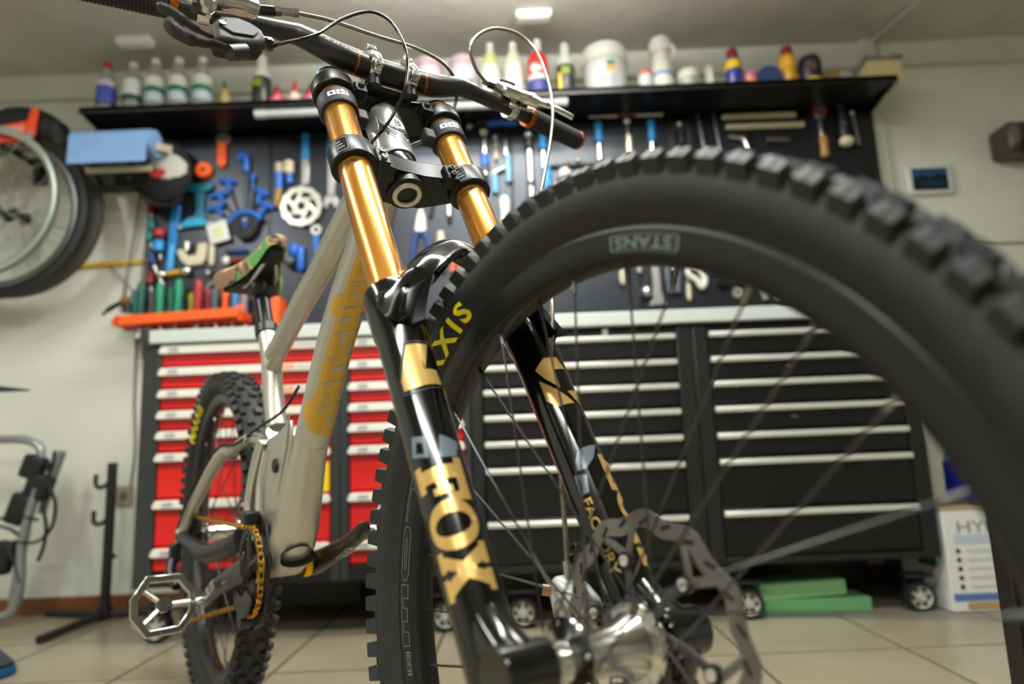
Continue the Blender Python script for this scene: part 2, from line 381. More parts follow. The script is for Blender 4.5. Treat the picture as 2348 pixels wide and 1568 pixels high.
def wheel(M, pre, vis, N, rear=False):
    tyre = ring_lathe([(.3165, -.0155), (.322, -.0195), (.330, -.0275), (.339, -.0312), (.348, -.0305), (.355, -.0275), (.3595, -.021), (.3625, -.011), (.3635, 0),
                       (.3625, .011), (.3595, .021), (.355, .0275), (.348, .0305), (.339, .0312), (.330, .0275), (.322, .0195), (.3165, .0155), (.312, .013), (.312, -.013)], 160).build(pre+'_tire', TYRE, BK, M)
    rest = MB()
    for kind, lat, rad, tilt, n, ph in (('shoulder', .0272, .3553, 42, N, 0), ('centre', .0085, .3625, 8, N//2, .5), ('inter', .0185, .3598, 24, N//2, 1.5)):
        for sd in (1, -1):
            for k in range(n):
                a = 2*pi*(k+ph*.5+(.5 if sd > 0 and kind != 'shoulder' else 0))/n
                deg = (math.degrees(a)+180) % 360-180
                rr, ta = V((sin(a), 0, cos(a))), V((cos(a), 0, -sin(a)))
                lt = V((0, sd, 0)); z = rr*cos(R(tilt))+lt*sin(R(tilt)); y = (lt*cos(R(tilt))-rr*sin(R(tilt)))*sd
                W = col4(ta, y, z, rr*rad+lt*lat)
                me = KM[(kind, sd)]
                if vis[0] < deg < vis[1]: obj('tread_knob', me, tyre, W)
                else: rest.add([W @ v.co for v in me.vertices], [p.vertices[:] for p in me.polygons])
    o = rest.build('tread_knobs', TREAD, tyre, smooth=0); o['kind'] = 'stuff'
    prof = [(.3165, -.0172), (.3185, -.0158), (.3185, -.0138), (.311, -.0132), (.309, 0), (.311, .0132), (.3185, .0138), (.3185, .0158), (.3165, .0172), (.313, .0175), (.304, .0165), (.296, .0145), (.2915, .0105), (.2895, .004), (.2895, -.004), (.2915, -.0105), (.296, -.0145), (.304, -.0165), (.313, -.0175)]
    rim = ring_lathe(prof, 144).build(pre+'_rim', RIMB, BK, M)
    return tyre, rim
def spokes(rim, fl_r, fl, n=32, ph=R(4.4), r1=.2905):
    for k in range(n):
        a = ph+2*pi*k/n; sd = 1 if k % 2 else -1; lead = 1 if (k//2) % 2 else -1
        p1 = V((r1*sin(a), sd*.003, r1*cos(a))); b = a+lead*R(62)
        p0 = V((fl_r*sin(b), fl[0] if sd < 0 else fl[1], fl_r*cos(b)))
        d = (p0-p1).normalized()
        MB().cyl(p1+d*.012, p0, .00105, n=6).build('spoke', SPOKE, rim)
        MB().cyl(p1, p1+d*.013, .0021, .0018, n=8).build('nipple', NIP if (k % 5 in (0, 2)) else SPOKE, rim)
ft, fr = wheel(FM, 'front', (-86, 92), 92)
spokes(fr, .026, (-.0360, .0300))
def side_map(r0, r1, a0, a1, sdy, lift):
    def fn(x, y):
        a = R(a0+(a1-a0)*x); r = r0+(r1-r0)*y; return (r*sin(a), sdy(r)-lift, r*cos(a))
    return fn
def tyre_side(r):   # right-hand sidewall of the tyre
    P = [(.3165, .0155), (.322, .0195), (.330, .0275), (.339, .0312), (.348, .0305), (.355, .0275)]
    for (a, b), (c, d) in zip(P, P[1:]):
        if r <= c: return -(b+(d-b)*(r-a)/(c-a))
    return -.0275
def rim_side(r):
    P = [(.2915, .0105), (.296, .0145), (.304, .0165), (.313, .0175), (.3165, .0172)]
    for (a, b), (c, d) in zip(P, P[1:]):
        if r <= c: return -(b+(d-b)*(max(r, a)-a)/(c-a))
    return -.0172
bend(text_geo('MAXXIS', offset=.035, spacing=1.34), side_map(.3200, .3365, -26.3, 2.2, tyre_side, .0006), 'lettering', YELT, ft, nx=26, ny=4, label='yellow brand lettering on the tyre sidewall')
OUTL = mat('rim_decal_grey', (112, 124, 130), .4, .2)
RDK = mat('rim_decal_dark', (26, 26, 27), .5)
def ribbon(pts, w):
    """thin outline of a closed shape as quads; pts in (angle degrees, radius in mm)"""
    n = len(pts); C_ = (sum(p[0] for p in pts)/n, sum(p[1] for p in pts)/n); q = []
    for k in range(n):
        a, b, d = V((*pts[k-1], 0)), V((*pts[k], 0)), V((*pts[(k+1) % n], 0)); s = V((5.2, 1, 1))
        e = V(((b-a).x*5.2, (b-a).y, 0)).normalized(); f = V(((d-b).x*5.2, (d-b).y, 0)).normalized()
        nn = V((-(e+f).y, (e+f).x, 0)).normalized()/max(.5, sqrt(max(.01, (1+e.dot(f))/2))); q.append((b.x-nn.x*w/5.2, b.y-nn.y*w))
    return [[pts[k], pts[(k+1) % n], q[(k+1) % n], q[k]] for k in range(n)]
def outline(pts, w=.85):
    bend(flat_bm(ribbon(pts, w)), lambda a, r: V((r/1000*sin(R(-a)), rim_side(r/1000)-.0005, r/1000*cos(R(-a)))), 'lettering', OUTL, fr, nx=10, ny=2, norm=False)
ro, ri = 309.2, 297.0
def rr2(a0, a1, r0, r1, ca, cr):
    return [(a0+ca, r0), (a0, r0+cr), (a0, r1-cr), (a0+ca, r1), (a1-ca, r1), (a1, r1-cr), (a1, r0+cr), (a1-ca, r0)]
outline([(24.5, ro), (34.0, ro), (34.0, ro-3.2), (29.5, ro-3.2), (29.5, ri+5), (33.0, ri+5), (33.0, ri), (24.5, ri)][::-1])
outline([(35.2, ro), (45.4, ro), (45.4, ro-3.6), (38.4, ro-3.6), (38.4, ri), (35.2, ri)])
outline(rr2(46.4, 57.4, ri, ro, 1.2, 3.0)); outline(rr2(48.6, 55.2, ri+4.2, ro-4.2, .6, 1.6))
outline([(58.2, ro-1.2), (58.8, ro), (69.6, ro), (70.2, ro-1.2), (70.2, ri), (67.4, ri), (67.4, ro-4), (65.5, ro-4), (65.5, ri+1.5), (62.8, ri+1.5), (62.8, ro-4), (61.0, ro-4), (61.0, ri), (58.2, ri)])
bend(flat_bm([rrect(1, 1, .08)]), side_map(.3045, .2975, -71.2, -75.6, rim_side, .0004), 'lettering', OUTL, fr, nx=4, norm=True)
bend(flat_bm([rrect(1, 1, .08)]), side_map(.3039, .2981, -71.5, -75.3, rim_side, .0006), 'lettering', RDK, fr, nx=4, norm=True)
bend(text_geo('EX3', offset=.01), side_map(.3033, .2987, -71.8, -75.0, rim_side, .0008), 'lettering', OUTL, fr, nx=6)
bend(flat_bm([rrect(1, 1, .1)]), side_map(.3110, .2985, 50.9, 38.1, rim_side, .0004), 'lettering', OUTL, fr, nx=12, norm=True)
bend(flat_bm([rrect(1, 1, .1)]), side_map(.3102, .2992, 50.5, 38.5, rim_side, .0006), 'lettering', RDK, fr, nx=12, norm=True)
bend(text_geo('STANS', offset=.03, spacing=1.05), side_map(.3092, .3002, 49.9, 39.2, rim_side, .0008), 'lettering', OUTL, fr, nx=14)

# hub
hub = fp(MB().lathe([(.009, -.054), (.0145, -.054), (.0145, -.041), (.017, -.040), (.0300, -.0385), (.0305, -.0365), (.0285, -.0345), (.0185, -.031), (.0165, -.015), (.0175, .004), (.0215, .018), (.0245, .0255), (.0315, .0285), (.032, .0315), (.027, .0345), (.0215, .037), (.0215, .043), (.0145, .046), (.0145, .055), (.009, .055)], ax=(0, 1, 0), n=40), 'front_hub', STEEL, label='polished silver hub shell')
for sd, yy in ((-1, -.0387), (1, .0318)):
    for k in range(16):
        a = 2*pi*(k+.5)/16; p = V((.0262*sin(a), yy, .0262*cos(a)))
        MB().cyl(p, p+V((0, sd*.0009, 0)), .0016 if k % 2 else .0021, n=8).build('spoke_head' if k % 2 else 'spoke_hole', MATTE if k % 2 else STEEL, hub)
# brake rotor, left side
ROT = mat('rotor_steel', (140, 138, 132), .34, .8, two=(120, 112, 104), nscale=18)
def ring_piece(y, th, fo, fi, n=180):
    mb = MB(); rings = []
    for k in range(n):
        t = 2*pi*k/n; a, b = fo(t), fi(t); rings.append([V((a*sin(t), y-th, a*cos(t))), V((a*sin(t), y+th, a*cos(t))), V((b*sin(t), y+th, b*cos(t))), V((b*sin(t), y-th, b*cos(t)))])
    return mb.loft(rings, False, True)
YR = .0475
rotor = fp(ring_piece(YR, .001, lambda t: .0985+.0028*cos(12*t), lambda t: .0845+.0028*cos(12*t+.4)), 'brake_rotor', ROT, smooth=30, label='wavy steel disc with cut-outs')
for k in range(6):
    t = 2*pi*k/6+R(10)
    def pr(r, a): return V((r*sin(a), YR, r*cos(a)))
    MB().tube([pr(.061, t), pr(.07, t-.03), pr(.0865, t-.22)], .0038, n=6, flat=.28, up=(0, 1, 0)).build('rotor_arm', ROT, rotor)
    MB().tube([pr(.061, t), pr(.07, t+.08), pr(.0865, t+.2)], .0038, n=6, flat=.28, up=(0, 1, 0)).build('rotor_arm', ROT, rotor)
    MB().tube([pr(.017, t-.5), pr(.04, t-.16), pr(.062, t)], .0042, n=6, flat=.35, up=(0, 1, 0)).build('carrier_arm', mat('carrier_grey', (92, 92, 90), .35, .6), rotor)
    c = pr(.0625, t)
    MB().cyl(c-V((0, .0035, 0)), c+V((0, .0025, 0)), .0072, n=16).build('rivet', BLK, rotor)
    MB().lathe([(.0045, 0), (.0045, .0012), (.0022, .0012), (.0022, .0002)], o=c-V((0, .0035, 0)), ax=(0, -1, 0), n=14).build('rivet_ring', mat('rivet_silver', (214, 208, 196), .35, .3), rotor)
for k in range(24):
    t = 2*pi*k/24; MB().tube([V(((.089)*sin(t-.05), YR-.0011, .089*cos(t-.05))), V((.094*sin(t+.05), YR-.0011, .094*cos(t+.05)))], .0017, n=6, flat=.1, up=(0, 1, 0)).build('rotor_slot', MATTE, rotor)

# ---------------------------------------------------------------- fork
low = MB()
for sd in (-1, 1):
    low.lathe([(.0185, -.045), (.0215, -.04), (.0222, 0), (.0226, .06), (.0234, .18), (.0243, .27), (.0252, .315), (.0270, .322), (.0280, .345), (.0280, .366), (.0262, .374), (.0205, .3745)], o=(CL, sd*YL, 0), n=40)
    # axle lug and the web up to the leg
    low.cyl((0, sd*.0575, 0), (0, sd*.100, 0), .0205, n=28)
    low.tube(spline([(CL-.002, sd*.079, .085), (CL+.004, sd*.079, .050), (-.012, sd*.079, .020), (-.001, sd*.079, .002)], 4), [.014, .0155, .0165, .017, .0175, .018, .0182, .0185, .019, .0195, .020, .0203, .0205], n=18)
    low.cyl((CL, sd*.079, -.03), (-.002, sd*.079, -.004), .018, .0205, n=18)
fork = fp(low, 'fork_lower', GLOSS, bevel=.0015, label='gloss black lower fork legs')
# arch: a ribbed bridge in front of the legs, one half mirrored
def half(c, pts): return [V((c*1., y, b)) for y, b in pts]
AR = [half(-.012, [(-.1065, .346), (-.100, .360), (-.083, .3725), (-.066, .391), (-.045, .411), (-.024, .437), (0, .450)]),
      half(.000, [(-.1080, .318), (-.099, .340), (-.086, .362), (-.074, .380), (-.058, .402), (-.032, .426), (0, .442)]),
      half(.008, [(-.0900, .320), (-.0775, .3555), (-.068, .373), (-.0565, .388), (-.043, .4045), (-.025, .422), (0, .434)]),
      half(.014, [(-.0770, .306), (-.0645, .3377), (-.0493, .3697), (-.036, .384), (-.023, .3976), (-.0115, .409), (0, .416)])]
def mirr(h): return h+[V((p.x, -p.y, p.z)) for p in h[::-1][1:]]
AR = [spline(mirr(h), 4) for h in AR]; na = len(AR[0])
rings = []
for i in range(na):
    s = sin(pi*i/(na-1)); A_, B_, C_, D_ = [r[i] for r in AR]
    sg = -1 if i < na/2 else 1
    Q = V((CL, sg*YL, B_.z-.01)).lerp(V((-.012, B_.y*.3, .33)), min(1, s*1.15))
    def inn(p, d): e = Q-p; e.normalize(); return p+e*d
    dp = lambda a, lo, hi: lo+(hi-lo)*max(0., min(1., (a-s)/.22))
    v1, v2 = dp(.66, .0008, .0105), dp(.82, .0008, .0125)
    m1, m2 = (B_+C_)/2, (C_+D_)/2; h = V((.0022, 0, 0))
    rings.append([A_, (A_+B_)/2+(A_-inn(A_, .001))*1.5, B_-h*.6, inn(B_.lerp(C_, .22), v1*.55), inn(m1, v1), inn(B_.lerp(C_, .80), v1*.55), C_-h*.3, inn(C_.lerp(D_, .22), v2*.55), inn(m2, v2), inn(C_.lerp(D_, .80), v2*.55), D_, inn(D_, .007), inn(m2, .019), inn(m1, .019), inn(B_, .018), inn(A_, .012)+V((-.014, 0, 0))])
MB().loft(rings).build('fork_arch', GLOSS, fork, smooth=48, label='ribbed gloss black fork arch')
# decals: right-hand leg; az is the angle round the leg from straight ahead towards the outside
def leg_map(side, r, sgn=None):
    g = side if sgn is None else sgn
    return lambda b, az: V((CL+r*cos(R(az)), side*YL+g*r*sin(R(az)), b))
def leg_r(b): return .0222+(.0252-.0222)*max(0, min(1, b/.315))+.0006
def decal(polys, side, m, name='decal', inner=False, label=None, lift=0.):
    """polys in (height, az degrees)"""
    bm = flat_bm(polys); g = -1 if side > 0 and inner else side
    bend(bm, lambda b, az: V((CL+(leg_r(b)+lift)*cos(R(az)), side*YL+g*(leg_r(b)+lift)*sin(R(az)), b)), name, m, fork, nx=6, ny=20, norm=False, label=label)
FF = [(0, 0), (.62, 0), (.62, .17), (.47, .17), (.47, .40), (.62, .40), (.62, .31), (.78, .31), (.78, .69), (.62, .69), (.62, .58), (.47, .58), (.47, .80), (.80, .80), (.80, .62), (1., .62), (1., 1.), (0, 1), (0, .83), (.14, .83), (.14, .17), (0, .17)]
def oo(rx, ry, n=28): return [(.5+rx*cos(2*pi*k/n), .5+ry*sin(2*pi*k/n)) for k in range(n)]
XX = [(0, 0), (.42, 0), (.42, .13), (.36, .13), (.50, .36), (.62, .13), (.55, .13), (.55, 0), (1, 0), (1, .15), (.92, .15), (.68, .52), (.90, .86), (1, .86), (1, 1), (.56, 1), (.56, .86), (.61, .86), (.50, .66), (.40, .86), (.46, .86), (.46, 1), (0, 1), (0, .86), (.08, .86), (.34, .50), (.10, .14), (0, .14)]
def fox(side, b0, b1, azl, azh, inner=False):
    span = (b1-b0)/3.0
    def cell(poly, k, ov=0.): return [(b0+span*(k+x*(1+ov)-ov/2), azl+(azh-azl)*y) for x, y in poly]
    decal([cell(FF, 0, .04)], side, GOLD, 'lettering', inner, 'gold slab-serif fork lettering')
    n = 28; o_, i_ = cell(oo(.56, .5, n), 1), cell(oo(.26, .36, n), 1)
    decal([[o_[k], o_[(k+1) % n], i_[(k+1) % n], i_[k]] for k in range(n)], side, GOLD, 'lettering', inner)
    decal([cell(XX, 2, .04)], side, GOLD, 'lettering', inner)
fox(-1, .1705, .0610, 86, -17)
fox(1, .1705, .0610, 108, 5)
decal([[(.2898, 28.7), (.2902, -18.2), (.2614, 3.1), (.2621, -25.9), (.2326, -36), (.2400, -42), (.2464, -28.5), (.2432, 31.3), (.2433, 57.4), (.255, 57.6)]], -1, GOLD, 'decal', label='gold numeral decal')
decal([[(.2932, 34), (.2936, -24), (.2926, -24), (.2922, 33)], [(.2922, 34), (.2550, 62), (.2400, 62), (.2400, 60), (.2548, 60.2), (.2918, 31)], [(.2404, 60), (.2398, 30), (.2436, -30), (.2428, -30), (.2388, 30), (.2394, 61)]], -1, mat('decal_edge', (70, 78, 80), .3), 'decal')
for pl in ([(.200, 69), (.1953, 43), (.1756, 45), (.1824, 81)], [(.1935, 14), (.1860, -25), (.172, -10), (.1727, 26)]): decal([pl], -1, GREYD, 'decal')
decal([[(.193, 62), (.190, 50), (.1805, 52), (.184, 70)]], -1, GLOSS, 'decal', lift=.0003)
for pl in ([(.2871, 30.8), (.2866, -3.7), (.2723, -17), (.2712, 15), (.2488, 20), (.2630, 45), (.2768, 59.7)], [(.2640, 60.8), (.246, 26.2), (.2295, -2), (.2288, 40.9), (.239, 60.9)], [(.2439, 5), (.2463, -28), (.2298, -26.7), (.2310, -12)]): decal([pl], 1, GOLD, 'decal', True)
for pl in ([(.179, 37), (.1815, -11), (.1677, 9.7), (.1585, 36), (.1602, 62), (.166, 58)], [(.157, 68), (.153, 40), (.1365, 50), (.1365, 71.8)]): decal([pl], 1, GREYD, 'decal', True)
def leg_text(s, side, b0, b1, az0, az1, m, inner=False, r=None, off=.02, parent=None, name='lettering', nx=6, ny=3, ax=None):
    g = -1 if side > 0 and inner else side; ax = ax or (CL, side*YL)
    def fn(x, y):
        b = b0+(b1-b0)*x; az = az0+(az1-az0)*y; rr = r or leg_r(b)
        return V((ax[0]+rr*cos(R(az)), ax[1]+g*rr*sin(R(az)), b))
    return bend(text_geo(s, offset=off), fn, name, m, parent or fork, nx=nx, ny=ny)
leg_text('FACTORY', 1, .132, .060, 74, 51, GOLD, True, nx=8, ny=4)
# stanchions
INKB = mat('printed_black', (40, 26, 12), .4)
for sd in (-1, 1):
    st = fp(MB().lathe([(.02, .360), (.02, .7470), (.0190, .7490), (.006, .7500)], o=(CL, sd*YL, 0), n=48), 'stanchion', KASH, label='gold coated stanchion tube')
    for s, z, h, a0, a1 in (('GENUINE', .5665, .0025, 74, 42), ('KASHIMA', .5592, .0048, 80, 15), ('COAT', .5530, .0045, 80, 46)):
        # printed round the tube: x runs round, y runs up
        def fn(x, y, z=z, h=h, a0=a0, a1=a1, sd=sd): return V((CL+.0202*cos(R(a0+(a1-a0)*x)), sd*YL+(-1)*.0202*sin(R(a0+(a1-a0)*x)), z+h*y))
        bend(text_geo(s, offset=.01), fn, 'lettering', INKB, st, nx=14)
    # top cap
    fp(MB().lathe([(.0182, .746), (.0182, .7545), (.0160, .7570), (.007, .7575), (.0065, .7550)], o=(CL, sd*YL, 0), n=24), 'top_cap', mat('anodised_blue', (20, 120, 190), .25, .9) if sd < 0 else GLOSS, label='blue anodised top cap' if sd < 0 else None)
    # rubber bumper
    bu = fp(MB().lathe([(.0201, .674), (.0236, .674), (.0248, .677), (.0250, .690), (.0244, .700), (.0215, .704), (.0201, .704)], o=(CL, sd*YL, 0), n=40), 'stanchion_bumper', mat('bumper_rubber', (38, 39, 41), .55))
    MB().box((CL-.002, sd*YL+sd*-.030, .682), (.018, .016, .022)).build('bumper_block', mat('bumper_rubber'), bu, bevel=.003)
    def fo(x, y, sd=sd): return V((CL+.0253*cos(R(50-60*x)), sd*YL-.0253*sin(R(50-60*x)), .6815+.0115*y))
    def bx(x0, y0, x1, y1): return [(x0, y0), (x1, y0), (x1, y1), (x0, y1)]
    blk_ = [bx(0, 0, .13, .78), bx(.26, 0, .39, .78), bx(.13, 0, .26, .2), bx(.13, .58, .26, .78), bx(.44, 0, .57, .78), bx(.70, 0, .83, 1), bx(.57, 0, .70, .2), bx(.57, .58, .70, .78), bx(.88, 0, 1, .55), bx(.88, .68, 1, .88)]
    bend(flat_bm(blk_), fo, 'lettering', WHITE, bu, nx=14, norm=False)
CROWN = mat('crown_black', (26, 29, 29), .33, .4)
# lower crown
lc = MB()
body = [(-.010, -.062), (-.022, -.040), (-.028, -.018), (-.028, .018), (-.022, .040), (-.010, .062), (-.045, .070), (-.078, .030), (-.083, 0), (-.078, -.030), (-.045, -.070)]
bow = lambda y: .016*max(0, 1-(y/.07)**2)
n_ = len(body)
lc.add([V((x, y, .572+bow(y))) for x, y in body]+[V((x, y, .600+bow(y)*1.0)) for x, y in body], [tuple(range(n_-1, -1, -1)), tuple(range(n_, 2*n_))]+[(k, (k+1) % n_, n_+(k+1) % n_, n_+k) for k in range(n_)])
for sd in (-1, 1):
    lc.lathe([(.0201, .5695), (.0262, .5695), (.0275, .571), (.0275, .5985), (.0265, .6005), (.0201, .6005)], o=(CL, sd*YL, 0), n=44)
    lc.box((-.020, sd*.0470, .585), (.018, .016, .026))
lc.cyl((CS, 0, .5765), (CS, 0, .622), .0245, n=32)
lcr = fp(lc, 'lower_crown', CROWN, bevel=.0015, label='black lower fork crown')
MB().lathe([(.0125, .600), (.0125, .5735), (.0138, .572), (.0178, .572), (.0190, .5735), (.0190, .600)], o=(CS, 0, 0), n=32).build('steerer_ring', mat('ring_silver', (205, 200, 185), .35, .8), lcr, label='silver ring in the open steerer')
MB().cyl((CS, 0, .5905), (CS, 0, .592), .0126, n=24).build('steerer_bore', MATTE, lcr)
def bolt(p, d, r, parent, m=BLK, L=.004):
    p, d = V(p), V(d).normalized()
    o = MB().lathe([(r, 0), (r, L), (r*.85, L*1.1), (r*.55, L*1.1), (r*.5, L*.4), (.0001, L*.4)], o=p, ax=d, n=14); return o.build('bolt', m, parent)
for sd in (-1, 1):
    for z in (.5795, .5905): bolt((-.0112, sd*.0470, z), (1, 0, 0), .0040, lcr, STEEL if sd < 0 else BLK)
    bend(flat_bm([rrect(1, 1, .12)]), lambda x, y, sd=sd: V((CL+.0278*cos(R(66-34*x)), sd*YL-.0278*sin(R(66-34*x)), .5735+.023*y)), 'crown_decal', mat('decal_white_line', (165, 170, 168), .4), lcr, nx=8)
    bend(flat_bm([rrect(1, 1, .12)]), lambda x, y, sd=sd: V((CL+.0280*cos(R(65-32*x)), sd*YL-.0280*sin(R(65-32*x)), .5745+.021*y)), 'crown_decal', CROWN, lcr, nx=8)
    for q in range(3):
        bend(flat_bm([rrect(1, 1, .01)]), lambda x, y, sd=sd, q=q: V((CL+.0282*cos(R(60-(20-4*q)*x)), sd*YL-.0282*sin(R(60-(20-4*q)*x)), .5785+.005*q+.0016*y)), 'crown_decal', mat('decal_white_line'), lcr, nx=5)
# head tube and headset
HT = mat('brushed_aluminium', (188, 190, 184), .32, .65, rvar=.08, nscale=14)
ht = fp(MB().lathe([(.0235, .634), (.0258, .634), (.0262, .637), (.0262, .642), (.0255, .644), (.0252, .690), (.0256, .728), (.0250, .733), (.0215, .733)], o=(CS, 0, 0), n=48), 'head_tube', HT, label='brushed silver head tube')
fp(MB().lathe([(.018, .616), (.0245, .616), (.0250, .622), (.0240, .634)], o=(CS, 0, 0), n=32), 'headset_cup', GLOSS)
fp(MB().lathe([(.0240, .733), (.0250, .737), (.022, .743), (.017, .7435)], o=(CS, 0, 0), n=32), 'headset_cup', GLOSS)
BADW = mat('badge_silver', (222, 230, 222), .4, .1); BADD = mat('badge_dark', (44, 50, 46), .4, .1)
def ht_map(lift): return lambda a, z: V((CS+(.0256+lift)*cos(R(a)), -(.0256+lift)*sin(R(a)), z))
def badge(polys, m, lift): bend(flat_bm(polys), ht_map(lift), 'head_badge', m, ht, nx=24, ny=4, norm=False)
def disc(a, z, ra, rz, n=24): return [(a+ra*cos(2*pi*k/n), z+rz*sin(2*pi*k/n)) for k in range(n)]
wing = lambda g: [(-5+g*8, .6735), (-5+g*22, .678), (-5+g*32, .684), (-5+g*42, .693), (-5+g*47, .7035), (-5+g*46, .690), (-5+g*50, .682), (-5+g*44, .680), (-5+g*45, .672), (-5+g*37, .6735), (-5+g*32, .665), (-5+g*25, .670), (-5+g*15, .664), (-5+g*6, .669)]
big = lambda P: [(-5+(a+5)*1.25, .686+(z-.685)*1.4) for a, z in P]
for g in (-1, 1): badge([big(wing(g))], BADW, .0004); badge([big([((a+5)*.90-5+g*2.2, .6775+(z-.6775)*.80) for a, z in wing(g)])], BADD, .0008)
badge([disc(-5, .6885, 31, .0135)], BADW, .0010); badge([disc(-5, .6885, 28.5, .0124)], BADD, .0013); badge([disc(-5, .6885, 26, .0113)], BADW, .0016)
bend(text_geo('B', offset=.02), lambda x, y: ht_map(.0019)(5-19*x, .6820+.0135*y), 'head_badge', BADD, ht, nx=6)
# upper crown
uc = MB()
body = [(-.012, -.060), (-.026, -.035), (-.030, 0), (-.026, .035), (-.012, .060), (-.046, .066), (-.078, .026), (-.082, 0), (-.078, -.026), (-.046, -.066)]
n_ = len(body); bow2 = lambda y: .026*max(0, 1-(y/.066)**2)
uc.add([V((x, y, .713+bow2(y))) for x, y in body]+[V((x, y, .734+bow2(y))) for x, y in body], [tuple(range(n_-1, -1, -1)), tuple(range(n_, 2*n_))]+[(k, (k+1) % n_, n_+(k+1) % n_, n_+k) for k in range(n_)])
for sd in (-1, 1):
    uc.lathe([(.0201, .7105), (.0262, .7105), (.0278, .712), (.0275, .7320), (.0262, .7350), (.0201, .7350)], o=(CL, sd*YL, 0), n=44)
    uc.box((-.017, sd*.048, .722), (.016, .016, .018))
ucr = fp(uc, 'upper_crown', CROWN, bevel=.0015, label='black upper fork crown')
for sd in (-1, 1): bolt((-.0095, sd*.048, .724), (1, 0, .35), .0042, ucr)
fp(MB().lathe([(.018, .755), (.018, .764), (.012, .767), (.004, .767)], o=(CS, 0, 0), n=24), 'steerer_cap', GLOSS)
# stem
stem = fp(MB().box((-.030, -.027, .757), (.060, .013, .014)).box((-.030, .027, .757), (.060, .013, .014)).box((-.036, 0, .753), (.036, .066, .008)), 'stem', BLK, bevel=.003, label='black direct-mount stem')
BAR = [(-.006, 0, .770), (-.004, .055, .772), (-.003, .078, .777), (-.003, .115, .793), (-.006, .138, .799), (-.022, .260, .810), (-.045, .392, .829)]
BARP = [V((c, -y, b-.010*y/.26)) for c, y, b in BAR[::-1][:-1]]+[V((c, y, b)) for c, y, b in BAR]
bp = spline(BARP, 6)
def bar_r(y): y = abs(y); return .0168 if y < .06 else (.0168-(.0168-.0113)*min(1, (y-.06)/.10))
hb = fp(MB().tube(bp, [bar_r(p.y) for p in bp], n=24), 'handlebar', mat('bar_black', (20, 20, 21), .36), label='black riser handlebar')
def bar_at(y):
    for a, b in zip(bp, bp[1:]):
        if a.y <= y <= b.y: t = (y-a.y)/(b.y-a.y); return a.lerp(b, t), (b-a).normalized()
    return bp[-1], (bp[-1]-bp[-2]).normalized()
COP = mat('copper_anodised', (170, 92, 40), .3, .9)
def bar_ring(y, w, r, m, name, n=28, parent=None, label=None):
    p, d = bar_at(y); o = MB().cyl(p-d*w/2, p+d*w/2, r, n=n)
    return o.build(name, m, parent, None, .0006, label=label) if parent else fp(o, name, m, .0006, label=label)
for y in (-.050, .050): bar_ring(y, .0035, .01705, COP, 'copper_band', parent=hb)
# "deity" printed on the bar
def bar_text(x, y):
    yy = -.098+.034*x; p, d = bar_at(yy); e1 = V((1, 0, 0))-d*d.x; e1.normalize(); e2 = d.cross(e1)
    a = R(-28+52*y); rr = bar_r(yy)+.0003; return p+e1*rr*cos(a)+e2*rr*sin(a)
bend(text_geo('deity', offset=.0), bar_text, 'lettering', mat('copper_print', (96, 62, 42), .5), hb, nx=8, ny=4)
for sd in (-1, 1):   # stem clamps with their bolts
    p, d = bar_at(sd*.027)
    cl = fp(MB().lathe([(.0168, -.0075), (.0210, -.0075), (.0228, -.005), (.0228, .005), (.0210, .0075), (.0168, .0075)], o=p, ax=d, n=36), 'stem_clamp', STEEL, label='polished silver handlebar clamp')
    for e, a in ((V((.012, 0, .024)), 1), (V((-.012, 0, .022)), 1), (V((.017, 0, -.018)), 0)):
        q = p+e; MB().box(q, (.013, .013, .010)).build('clamp_lug', STEEL, cl, bevel=.0015)
        bolt(q+V((.0, 0, .005 if a else -.006)), (0, 0, 1 if a else -1), .0032, cl, STEEL, .002)
    MB().cyl(p+V((.0, 0, -.020)), p+V((-.006, 0, -.034)), .0085, .010, n=14).build('clamp_foot', BLK, cl)
    # grips
    pts = [bar_at(sd*(.268+.1215*i/60)) for i in range(61)]
    gr = MB().tube([p for p, d in pts], [.0162 if i % 2 else .0153 for i in range(61)], n=24)
    g = fp(gr, 'grip', mat('grip_rubber', (24, 23, 24), .7), smooth=20, label='ribbed black rubber grip')
    for y, w, r, m in ((.2625, .0095, .0166, COP), (.3915, .005, .0164, COP), (.3955, .004, .012, STEEL)):
        p, d = bar_at(sd*min(y, .392)); p = p+d*sd*max(0, y-.392); MB().cyl(p-d*w/2, p+d*w/2, r, n=28).build('grip_clamp', m, g, bevel=.0008)
    p, d = bar_at(sd*.2625); bolt(p+V((.014, 0, -.009)), (.8, 0, -.6), .003, g, STEEL, .003)

# brake levers
POL = mat('polished_lever', (205, 205, 200), .2, 1.)
# right-hand lever (left in the picture)
bl = fp(MB().tube(spline([(.024, -.262, .742), (.027, -.235, .745), (.028, -.212, .752), (.027, -.196, .757), (.025, -.186, .7605)], 5), [.006, .009, .0105, .011, .0112, .0118, .0124, .0128, .013, .0128, .0128, .013, .013, .013, .0128, .0126, .0122, .0124, .0118, .0122, .0105], n=20), 'brake_master_cylinder', POL, label='polished silver brake master cylinder')
MB().cyl((.025, -.186, .7605), (.0262, -.165, .7690), .0066, n=18).build('hose_sleeve', GLOSS, bl)
MB().cyl((.0262, -.164, .7692), (.0272, -.156, .7725), .0062, n=6).build('hose_nut', STEEL, bl)
MB().cyl((.0272, -.1565, .7722), (.0292, -.141, .7760), .0050, n=6).build('hose_fitting', STEEL, bl)
MB().cyl((.0290, -.1425, .7757), (.0300, -.1345, .7775), .0058, n=6).build('hose_nut', STEEL, bl)
p, d = bar_at(-.232)
MB().lathe([(.0116, -.007), (.0165, -.007), (.0165, .007), (.0116, .007)], o=p, ax=d, n=24).build('lever_clamp', POL, bl, bevel=.001)
